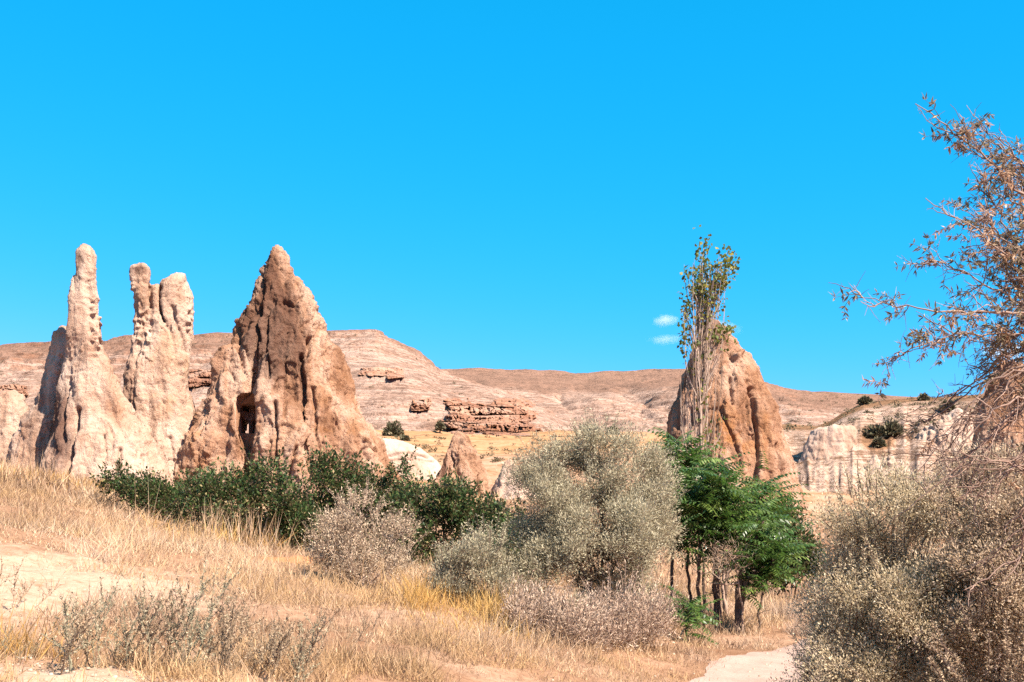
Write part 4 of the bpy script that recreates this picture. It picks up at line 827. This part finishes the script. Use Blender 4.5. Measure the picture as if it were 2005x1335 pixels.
def overhang():
    rng = np.random.default_rng(77); b = np.array([3.26, 5.0, 0.]); b[2] = H1(3.26, 5.0) - .1
    root = thing('overhanging_tree', b, 'sparse oleaster tree reaching thorny branches of narrow leaves out over the path', 'tree')
    fork = [np.array([3.19, 4.95, 1.35]), np.array([3.0, 4.8, 2.05]), np.array([3.08, 4.7, 2.65])]
    tr = smoothline([b] + fork + [np.array([3.0, 4.65, 3.3])], 24, rng, .015); V, Q = polytube(tr - b, np.linspace(.09, .04, 24), 9); link('trunk', mesh_data('trunk', V, Q, None, True), M_bark, root)
    d = 6.0
    BR = [([(2100, 480), (1945, 305), (1855, 222), (1770, 165)], 22, .9, 6.0), ([(2080, 430), (1990, 300), (1950, 250), (1915, 225)], 16, .8, 6.2), ([(2100, 540), (1960, 470), (1870, 400), (1790, 350)], 12, .35, 5.9), ([(2120, 560), (1985, 480), (1930, 380), (1900, 300)], 20, .9, 6.1),
          ([(2120, 620), (1980, 560), (1880, 500), (1795, 465)], 16, .4, 6.0), ([(2100, 610), (1960, 575), (1800, 570), (1645, 545)], 26, .55, 5.8), ([(2120, 640), (1960, 615), (1840, 615), (1690, 675)], 26, .75, 5.9), ([(2110, 600), (1990, 560), (1930, 450), (1880, 380)], 18, .7, 6.3),
          ([(2110, 660), (1960, 670), (1850, 730), (1745, 775)], 16, .05, 6.0), ([(2100, 690), (1980, 690), (1880, 770), (1830, 830)], 14, .03, 6.1), ([(2120, 720), (2000, 740), (1910, 830), (1870, 930)], 14, .05, 6.2), ([(2110, 760), (2020, 790), (1960, 880), (1905, 960)], 14, .08, 6.3),
          ([(2130, 930), (2000, 880), (1900, 855), (1800, 838)], 8, .02, 6.0), ([(2140, 640), (2040, 640), (1960, 700), (1900, 790), (1850, 770)], 16, .1, 5.8), ([(2120, 520), (2010, 400), (1985, 330), (1960, 290)], 18, .9, 6.3), ([(2110, 560), (2000, 540), (1960, 620), (1905, 640)], 18, .6, 6.2),
          ([(2120, 840), (2010, 960), (1960, 1010), (1890, 1080)], 8, .02, 6.2), ([(2110, 700), (2030, 720), (1990, 760), (1940, 720)], 18, .35, 6.4), ([(2120, 480), (2030, 480), (1985, 430), (1940, 480)], 18, .8, 6.1)]
    BR += [([(u + rng.normal() * 28 * (i > 0), v + rng.normal() * 30 * (i > 0)) for i, (u, v) in enumerate(pts)], ntw, leafy * .6, dd + rng.normal() * .2) for (pts, ntw, leafy, dd) in BR if pts[-1][0] > 1850 or leafy < .1]
    for q_ in range(5):      # long bare drooping arcs
        v1 = rng.uniform(590, 760); ue = rng.uniform(1720, 1900); BR.append(([(2110, v1), (2010 + rng.normal() * 20, v1 + 10), (1930, v1 + rng.uniform(20, 70)), (ue, v1 + rng.uniform(90, 240))], 6, .02, rng.uniform(5.7, 6.4)))
    for k, (pts, ntw, leafy, dd) in enumerate(BR):
        P = [W(u + 22 * (i > 0), v + 38 * (i > 0), .75 * dd + (i == 0) * .12 + rng.normal() * .06) for i, (u, v) in enumerate(pts)]
        j = int(np.argmin(np.linalg.norm(tr - (P[0] + [.22, 0, -.7]), axis=1))); ln = smoothline([tr[j], tr[j] * .4 + P[0] * .6 + [0, 0, .1]] + P, 46, rng, .006); M = Merge(); rad = np.interp(np.linspace(0, 1, 46), [0, .4, 1], [.016, .0075, .0016])
        V, Q = polytube(ln - b, rad, 6); M.add(V, Q, .3); spots = []
        for s in range(ntw + 14):
            i = int(rng.integers(14, 45)); p = ln[i]; t = norm(ln[min(i + 1, 45)] - ln[i - 1]); L = rng.uniform(.075, .32) * (1.15 - i / 70)
            q = p + norm(t * .8 + rng.normal(size=3) * [.7, .5, .7] + [-.15, 0, .05]) * L; tw = smoothline([p, (p + q) / 2 + rng.normal(size=3) * .02, q], 7, rng, .003)
            V, Q = polytube(tw - b, np.linspace(.0028, .0009, 7), 4); M.add(V, Q, rng.random() * .6)
            for e in range(4):
                i3 = int(rng.integers(1, 6)); p3 = tw[i3]; q3 = p3 + norm((tw[-1] - tw[0]) / L * .6 + rng.normal(size=3)) * rng.uniform(.015, .09); M.add(*polytube(np.array([p3, (p3 + q3) / 2 + rng.normal(size=3) * .004, q3]) - b, [.0014, .0011, .0006], 3), rng.random() * .6)
            if rng.random() < leafy: spots += [(tw[2], t), (tw[4], t), (tw[5], t)][:int(rng.integers(1, 4))]
        for i in range(16, 43, 2):
            if rng.random() < leafy: spots.append((ln[i], norm(ln[i] - ln[i - 1])))
        link('branch', M.mesh('branch'), M_twigb, root)
        for (p, t) in spots:
            dry = rng.random() < .42; me = (SP2 if dry else SP)[rng.integers(5)]; o = bpy.data.objects.new('leaf_sprig', me); COL.objects.link(o); o.parent = root; o.location = p - b + rng.normal(size=3) * .01
            dr = Vector(norm(t * .6 + rng.normal(size=3) * .6)); o.rotation_euler = dr.to_track_quat('X', 'Z').to_euler(); s_ = .62 * rng.uniform(.7, 1.2); o.scale = (s_, s_, s_)
M_twigb = leaf_mat('brown_twig', [(0, (.10, .06, .045)), (.3, (.22, .145, .11)), (1, (.44, .30, .23))], 0, .8, .1)
overhang()

# --- dry grass on the bank, nobody could count it
def grass_patch(name, label, n, seed, region, hgt, wid, mat, dens=None, lean=(.25, 0, 1), fill=0.0):
    rng = np.random.default_rng(seed); u = rng.uniform(region[0], region[1], n); dd = region[2] * (region[3] / region[2]) ** rng.random(n)
    x = (u - CX) / F * dd; y = dd; keep = np.ones(n, bool)
    pdist = path_dist(x, y); keep &= pdist > 1.45 + .25 * rng.normal(size=n)
    br = np.exp(-(((x + 4.9) / 1.95) ** 2 + ((y - 11.0) / 3.2) ** 2)) + .9 * np.exp(-(((x + 2.6) / .8) ** 2 + ((y - 6.2) / 1.2) ** 2)) + .5 * np.exp(-(((x + 2.1) / .5) ** 2 + ((y - 8.0) / .7) ** 2))
    Pn = np.stack([x, y, 0 * x], 1); cl = fbm(Pn * 1.3, 3, 61)
    keep &= rng.random(n) > np.clip(br * 1.25 - .1 + .8 * fbm(Pn * 1.5, 3, 66), 0, .985)
    keep &= rng.random(n) < np.clip(.55 + cl * 2.2 * (fill == 0) + fill, .08, 1)
    keep &= rng.random(n) > np.exp(-((x + 4.2) / .55) ** 4 - ((y - 21.0) / 3.0) ** 4)
    keep &= rng.random(n) > .5 * np.exp(-((u - 1165) / 120) ** 4 - ((y - 13.4) / .7) ** 4)      # thin under the dry bushes
    if dens: keep &= rng.random(n) < dens(x, y)
    x, y, dd, cl = x[keep], y[keep], dd[keep], cl[keep]; m = len(x); z = height(x, y) - .02; P = np.stack([x, y, z], 1)
    wnd = np.stack([.25 + .5 * fbm(P * [.5, .5, 0], 2, 71), .3 * fbm(P * [.5, .5, 0], 2, 73), np.ones(m)], 1)
    D = norm(wnd * np.array(lean) + rng.normal(size=(m, 3)) * [.5, .45, .2]); L = hgt * rng.uniform(.3, 1.2, m) * np.clip(.9 + 1.3 * cl, .4, 1.7) * np.clip((pdist[keep] - .8) / 2.2, .3, 1) * np.clip(.6 + dd / 25, .6, 1.25)
    rv = np.clip(rng.random(m) * .9 + .05 + .6 * fbm(P * [.35, .35, 0], 3, 75) + .35 * fbm(P * [2.2, 2.2, 0], 3, 79), 0, 1)
    V, Q = leaf_arrays(P, D, L, wid * np.maximum(1, dd / 11) * rng.uniform(.6, 1.3, m), rng, 0, rng.uniform(-.25, .35, m))
    return tag(link(name, mesh_data(name, V, Q, {'rnd': np.repeat(rv, 4)}), mat), label, 'grass', None, 'stuff')
grass_patch('dry_grass', 'dense dry straw-coloured grass covering the bank and slope', 210000, 1, (-260, 1620, 4.2, 34), .23, .005, M_grass)
grass_patch('grass_stubble', 'short broken stubble and straw litter between the grass tufts', 200000, 6, (-260, 1620, 4.4, 32), .12, .0065, M_grass, None, (1, 1, .8), .3)
grass_patch('dry_grass', 'short dry grass on the rising slope towards the rocks', 45000, 2, (-200, 1900, 30, 56), .42, .010, M_grass)
grass_patch('dry_grass', 'tall thin straw stalks standing above the dry grass', 9000, 3, (-200, 1500, 5.5, 26), .62, .0035, M_grass, lambda x, y: np.clip(.4 + 1.6 * fbm(np.stack([x * .5, y * .5, 0 * x], 1), 2, 88), 0, 1))
grass_patch('withered_stalks', 'brown withered stalks mixed through the dry grass', 26000, 5, (-260, 1620, 4.6, 30), .30, .0042, M_twig, lambda x, y: np.clip(.15 + 2.0 * fbm(np.stack([x * .7, y * .7, 0 * x], 1), 3, 98), 0, 1))
gold = [(890, 1205, 14.2, .55, .9), (960, 1200, 14.6, .4, .6), (420, 1030, 24, .8, 1.3), (620, 1120, 17.5, .5, .7), (130, 930, 40, 1.6, 2.5), (60, 1230, 7.6, .22, .25)]
def gold_d(x, y): return np.clip(sum(np.exp(-((x - W(u, v, d)[0]) / a) ** 2 - ((y - d) / c) ** 2) for (u, v, d, a, c) in gold), 0, 1)
grass_patch('golden_grass', 'bright golden grass patch between the feathery shrub and the pale twiggy shrub', 16000, 7, (800, 1040, 12.0, 16.2), .34, .006, M_gold, lambda x, y: np.exp(-((x + .75) / .62) ** 2 - ((y - 14.0) / 1.5) ** 2))
grass_patch('golden_grass', 'scattered golden yellow tufts of taller grass on the slope', 260000, 4, (-50, 1500, 7, 44), .40, .0055, M_gold, gold_d)

# --- sage-like weeds close to the camera: stems with small leaves
def weed_stem(seed, h, leafy, nb=5):
    rng = np.random.default_rng(seed); top = np.array([rng.normal() * .10 + .10, rng.normal() * .06, h]); X = smoothline([(0, 0, 0), top * .5 + rng.normal(size=3) * .03, top], 12, rng, .004); M = Merge(); M.add(*polytube(X, np.linspace(.0040, .0012, 12), 4), .55); segs = [X]
    for k in range(nb):
        i = int(rng.integers(3, 10)); q = X[i] + np.array([rng.normal() * .07, rng.normal() * .07, rng.uniform(.06, .2)]); b = smoothline([X[i], (X[i] + q) / 2 + [0, 0, -.01], q], 6, rng, .003); M.add(*polytube(b, np.linspace(.0022, .001, 6), 3), .6); segs.append(b)
    for s in segs:
        nl = int(leafy * len(s) / 12); f = rng.random(nl) ** .8; P = np.stack([np.interp(f, np.linspace(0, 1, len(s)), s[:, k]) for k in range(3)], 1); D = rng.normal(size=(nl, 3)) + [0, 0, .9]; L = rng.uniform(.010, .026, nl)
        V, Q = leaf_arrays(P, D, L, L * .34, rng, .1, .1); M.add(V, Q, np.repeat(rng.random(nl), 4))
    return M.mesh('stem')
WS = {('g', k): weed_stem(300 + k, .40 + .05 * (k % 4), 70) for k in range(5)}
WS.update({('b', k): weed_stem(330 + k, .34 + .05 * (k % 4), 60, 8) for k in range(5)})
for (c, k), m in WS.items(): m.materials.append(M_sage if c == 'g' else M_weed)
WEED = [('tall grey-green leafy weed at the edge of the bare chalky soil', 'g', 262, 1335, 6.9, 16, 1.12), ('curled brown dry weed beside the tall grey-green leafy weed', 'b', 190, 1330, 6.8, 15, 1.15), ('spreading grey-green weed with thin seed spikes amid the dry grass', 'g', 350, 1325, 7.2, 15, 1.0),
        ('dark twiggy weed on the slope beside the spreading grey-green weed', 'b', 520, 1335, 7.2, 16, .95), ('thin dark weed leaning over the open dry grass', 'g', 590, 1335, 7.4, 9, .9), ('bushy dry weed between the spreading grey-green weed and the dark twiggy weed', 'b', 430, 1330, 7.0, 16, .95),
        ('low dull green weed in the chalky soil beside a golden grass tuft', 'g', 25, 1260, 7.4, 10, .45), ('pale bare-stemmed weed rising alone from the chalky soil', 'b', 30, 1190, 9.5, 7, .75), ('single slim dry weed standing in the open grass below the pale twiggy shrub', 'b', 700, 1260, 10, 6, .6)]
for k, (lab, c, u, v, d, ns, sc_) in enumerate(WEED):
    b = W(u, v, d); b[2] = H1(b[0], b[1]) - .02; root = thing('weed_plant', b, lab, 'weed', 'weeds on the bank'); rng = np.random.default_rng(500 + k)
    for s in range(int(ns * .75)):
        o = bpy.data.objects.new('stem', WS[(c, int(rng.integers(5)))]); COL.objects.link(o); o.parent = root; r = rng.random() ** .6 * .42 * sc_; a = rng.random() * 6.283
        o.location = (r * math.cos(a), r * math.sin(a), 0); o.rotation_euler = (rng.normal() * .14, rng.normal() * .14 + .08, rng.normal() * .7); f = sc_ * rng.uniform(.7, 1.2); o.scale = (f, f, f)
# stalks by the foot of the rocks and small dark tufts on the slope
for k, (lab, u, v, d, h, n_, mt) in enumerate([('clump of tall dry reed stalks before the shadowed face of leaning slab', 55, 925, 40, 1.3, 160, M_grass), ('row of pale reed stalks in front of the dark green shrub with upright shoots', 480, 1095, 24, 1.0, 110, M_grass), ('pale reed clump at the edge of the dark green shrub with upright shoots', 415, 1050, 25, 1.1, 70, M_grass),
                                          ('brown tussock on the dry slope below the spire cone', 70, 1030, 17, .30, 160, M_twig), ('small dark tussock at the top edge of the chalky soil', 200, 1105, 13.6, .2, 120, M_twig), ('brown tussock beside the curved edge of the chalky soil', 180, 1055, 18, .3, 160, M_twig), ('pinkish dry tussock beyond the path among the short grass', 1530, 1215, 21, .45, 500, M_twig), ('dry tussock at the path bend near the crooked stem', 1570, 1240, 18.5, .4, 400, M_twig)]):
    rng = np.random.default_rng(600 + k); b = W(u, v, d); b[2] = H1(b[0], b[1]); wdt = (60, 60, 22)[k] * d / F if k < 3 else h * .62
    x = b[0] + rng.normal(size=n_) * wdt * .6; y = b[1] + rng.normal(size=n_) * (.35 if k < 3 else wdt * .6); P = np.stack([x, y, height(x, y) - .03], 1); D = rng.normal(size=(n_, 3)) * (.18 if k < 3 else .5) + [.1, 0, 1]
    me = leaf_mesh('grass_tussock', P - b, D, h * rng.uniform(.4, 1.1, n_), .012 if k < 3 else .008, rng, 0, rng.uniform(-.1, .25, n_)); o = link('grass_tussock', me, mt); o.location = b; tag(o, lab, 'grass tuft', 'tussocks on the slope')

# --- scrub on the hills
def surf_z(objs):
    dg = bpy.context.evaluated_depsgraph_get()
    def f(u, v):
        dr = Vector(((u - CX) / F, 1, (HV - v) / F)); best = None
        for o in objs:
            ok, loc, nn, ix = o.ray_cast(Vector((0, 0, CAMZ)), dr.normalized())
            if ok and (best is None or loc.y < best.y): best = loc.copy()
        return best
    return f
pick = surf_z([bpy.data.objects[k] for k in ('ground', 'mesa_hill', 'far_ridge', 'tuff_hillside')])
SCR = [('round dark green bush at the foot of the mesa above the white mound', 770, 854, 20, 15), ('little palm-like dark tree on the slope beside the reddish outcrop', 861, 848, 7, 8), ('dark green bush filling the gully on the tuff hillside', 1718, 856, 24, 12), ('second dark bush in the hillside gully behind the first', 1745, 850, 18, 13), ('grey small bush low in the hillside gully', 1720, 874, 9, 8),
       ('dark bush on the brow of the tuff hillside skyline', 1693, 790, 9, 6), ('dark bush on the hillside crest above the gully', 1808, 784, 8, 7), ('dark bush on the hillside slope under the overhanging branches', 1855, 802, 11, 8), ('low dark bush on the field edge before the mesa foot', 793, 862, 6, 4), ('dark bush on the field behind the silver tree-shrub', 1200, 850, 10, 8)]
for k, (lab, u, v, ru, rv) in enumerate(SCR):
    p = pick(u, v)
    if p is None: continue
    rng = np.random.default_rng(700 + k); d = p.y; s = d / F; b = np.array(p); root = thing('hill_bush', b, lab, 'bush', 'bushes on the hills'); n_ = 900 if ru > 8 else 350
    q = norm(rng.normal(size=(n_, 3))); q[:, 2] = np.abs(q[:, 2]); r = rng.random(n_) ** .4 * (1 + .25 * fbm(q * 2.5, 2, k)); P = q * r[:, None] * [ru * s, ru * s * .8, rv * s * 1.7]
    if k == 1: P[:, 2] += rv * s * .9
    L = .32 * rng.uniform(.6, 1.3, n_) * (d / 110) ** .5; link('crown', leaf_mesh('crown', P, q + rng.normal(size=q.shape) * .5, L, L * .55, rng, .1, .1), M_scrub, root)
    V, Q = polytube(np.array([(0, 0, -.4), (.03, 0, rv * s * .5), (0, .04, rv * s * 1.1)]), [.12, .09, .04], 6); link('trunk', mesh_data('trunk', V, Q), M_bark, root)
def tufts(name, label, n_, ur, vr, sz, seed):
    rng = np.random.default_rng(seed); PP = []
    for _ in range(n_):
        p = pick(rng.uniform(*ur), rng.uniform(*vr))
        if p is not None: PP.append(p)
    P0 = np.array(PP); k = np.repeat(np.arange(len(P0)), 26); sc_ = sz * rng.uniform(.5, 1.6, len(P0)); q = norm(rng.normal(size=(len(k), 3))); q[:, 2] = np.abs(q[:, 2]) * .6
    P = P0[k] + q * sc_[k][:, None] * rng.random((len(k), 1)) ** .5; return tag(link(name, leaf_mesh(name, P, q + rng.normal(size=q.shape) * .5, sc_[k] * .6, sc_[k] * .25, rng), M_scrub), label, 'scrub', None, 'stuff')
tufts('scrub', 'low scattered scrub dotting the orange field', 190, (740, 1330), (853, 905), .24, 1)
tufts('scrub', 'dry scrub speckling the crest and gullies of the tuff hillside', 300, (1540, 2005), (768, 850), .24, 2)
tufts('scrub', 'tiny scrub dots scattered over the mesa and far ridge', 420, (0, 1330), (640, 850), .20, 3)

# loose stones on the chalky soil
rng = np.random.default_rng(44); M = Merge(); ang = np.arange(6) * math.pi / 3
for _ in range(1300):
    u, d = rng.uniform(-40, 420), 5.8 * (20 / 5.8) ** rng.random(); x = (u - CX) / F * d; s = rng.uniform(.004, .018); c = np.array([x, d, H1(x, d)]) if _ < 0 else np.array([x, d, 0.0])
    rr = s * rng.uniform(.7, 1.2, 6); lo = np.stack([rr * np.cos(ang), rr * np.sin(ang), 0 * rr - s * .3], 1); up_ = lo * [.65, .65, 0] + [0, 0, s * rng.uniform(.35, .7)]
    M.add(np.concatenate([lo, up_]) + c, np.concatenate([np.stack([np.arange(6), (np.arange(6) + 1) % 6, (np.arange(6) + 1) % 6 + 6, np.arange(6) + 6], 1), np.array([[6, 7, 8, 9], [6, 9, 10, 11]])]), rng.random())
for _ in range(1500):
    i = int(rng.integers(120, 370)); c = np.array([*(PATH[i] + pn[i] * rng.normal() * .75 + rng.normal(size=2) * .1), .02]); s = rng.uniform(.005, .022); rr = s * rng.uniform(.7, 1.2, 6); lo = np.stack([rr * np.cos(ang), rr * np.sin(ang), 0 * rr - s * .3], 1); up_ = lo * [.65, .65, 0] + [0, 0, s * rng.uniform(.35, .7)]
    M.add(np.concatenate([lo, up_]) + c, np.concatenate([np.stack([np.arange(6), (np.arange(6) + 1) % 6, (np.arange(6) + 1) % 6 + 6, np.arange(6) + 6], 1), np.array([[6, 7, 8, 9], [6, 9, 10, 11]])]), rng.random())
V = np.concatenate(M.V); cz = V.reshape(-1, 12, 3)[:, :, :2].mean(1); V[:, 2] += np.repeat(height(cz[:, 0], cz[:, 1]), 12); M.V = [V]
tag(link('gravel', M.mesh('gravel'), leaf_mat('pale_stone', [(0, (.22, .155, .105)), (1, (.36, .28, .21))], 0, .95, .05)), 'small pale stones scattered on the chalky bank and path', 'gravel', None, 'stuff')

# ------------------------------------------------------------------ clouds: small real volumes far behind the ridge
def cloud(label, lobes, seed, dens):
    d = 2600.0; b = W(lobes[0][0], lobes[0][1], d); root = None; n = N('cloud_vapour')
    v = n.new('TexCoord').outputs['Object']; nz = n.noise(v, .05, 5, .6)
    rad = n.new('VectorMath', {0: n.new('TexCoord').outputs['Generated'], 1: (.5, .5, .5)}, operation='DISTANCE').outputs['Value']
    fall = n.math('SUBTRACT', 1.0, n.math('MULTIPLY', rad, 2.1), True)
    dn = n.math('MULTIPLY', n.math('SUBTRACT', n.math('ADD', n.math('MULTIPLY', fall, .75), nz), .62, True), dens)
    vol = n.new('VolumePrincipled', {'Color': (.95, .95, .97, 1), 'Density': dn, 'Anisotropy': .2}); n.t.links.new(vol.outputs[0], n.out.inputs['Volume'])
    V, Q, n0 = [], [], 0; rng = np.random.default_rng(seed); th = np.linspace(0, math.pi, 11); ph = np.arange(18) * 2 * math.pi / 18
    (u, w, ru, rw) = lobes[0]; c = W(u, w, d); s = d / F
    S = np.stack([np.outer(np.sin(th), np.cos(ph)), np.outer(np.sin(th), np.sin(ph)), np.outer(np.cos(th), np.ones(18))], -1).reshape(-1, 3)
    S = S * (1 + .12 * fbm(S * 2, 2, seed))[:, None]; V = S * [ru * s, ru * s * .5, rw * s]; i = np.arange(11 * 18).reshape(11, 18); j = np.roll(i, -1, 1)
    Q = np.stack([i[:-1], i[1:], j[1:], j[:-1]], -1).reshape(-1, 4)
    o = link('cloud', mesh_data('cloud', V, Q), n.m); o.location = c; return tag(o, label, 'cloud', 'small clouds over the ridge')
cloud('small bright puff of cloud beside the poplar leaves', [(1300, 627, 31, 16)], 1, .075)
cloud('faint flat wisp of cloud under the bright puff', [(1302, 664, 40, 13)], 2, .032)
cloud('pale wisp of cloud between the poplar and the blunt-topped cone', [(1400, 648, 60, 26)], 3, .05)
cloud('pale wisp of cloud behind the overhanging branches', [(1965, 690, 55, 26)], 4, .07)
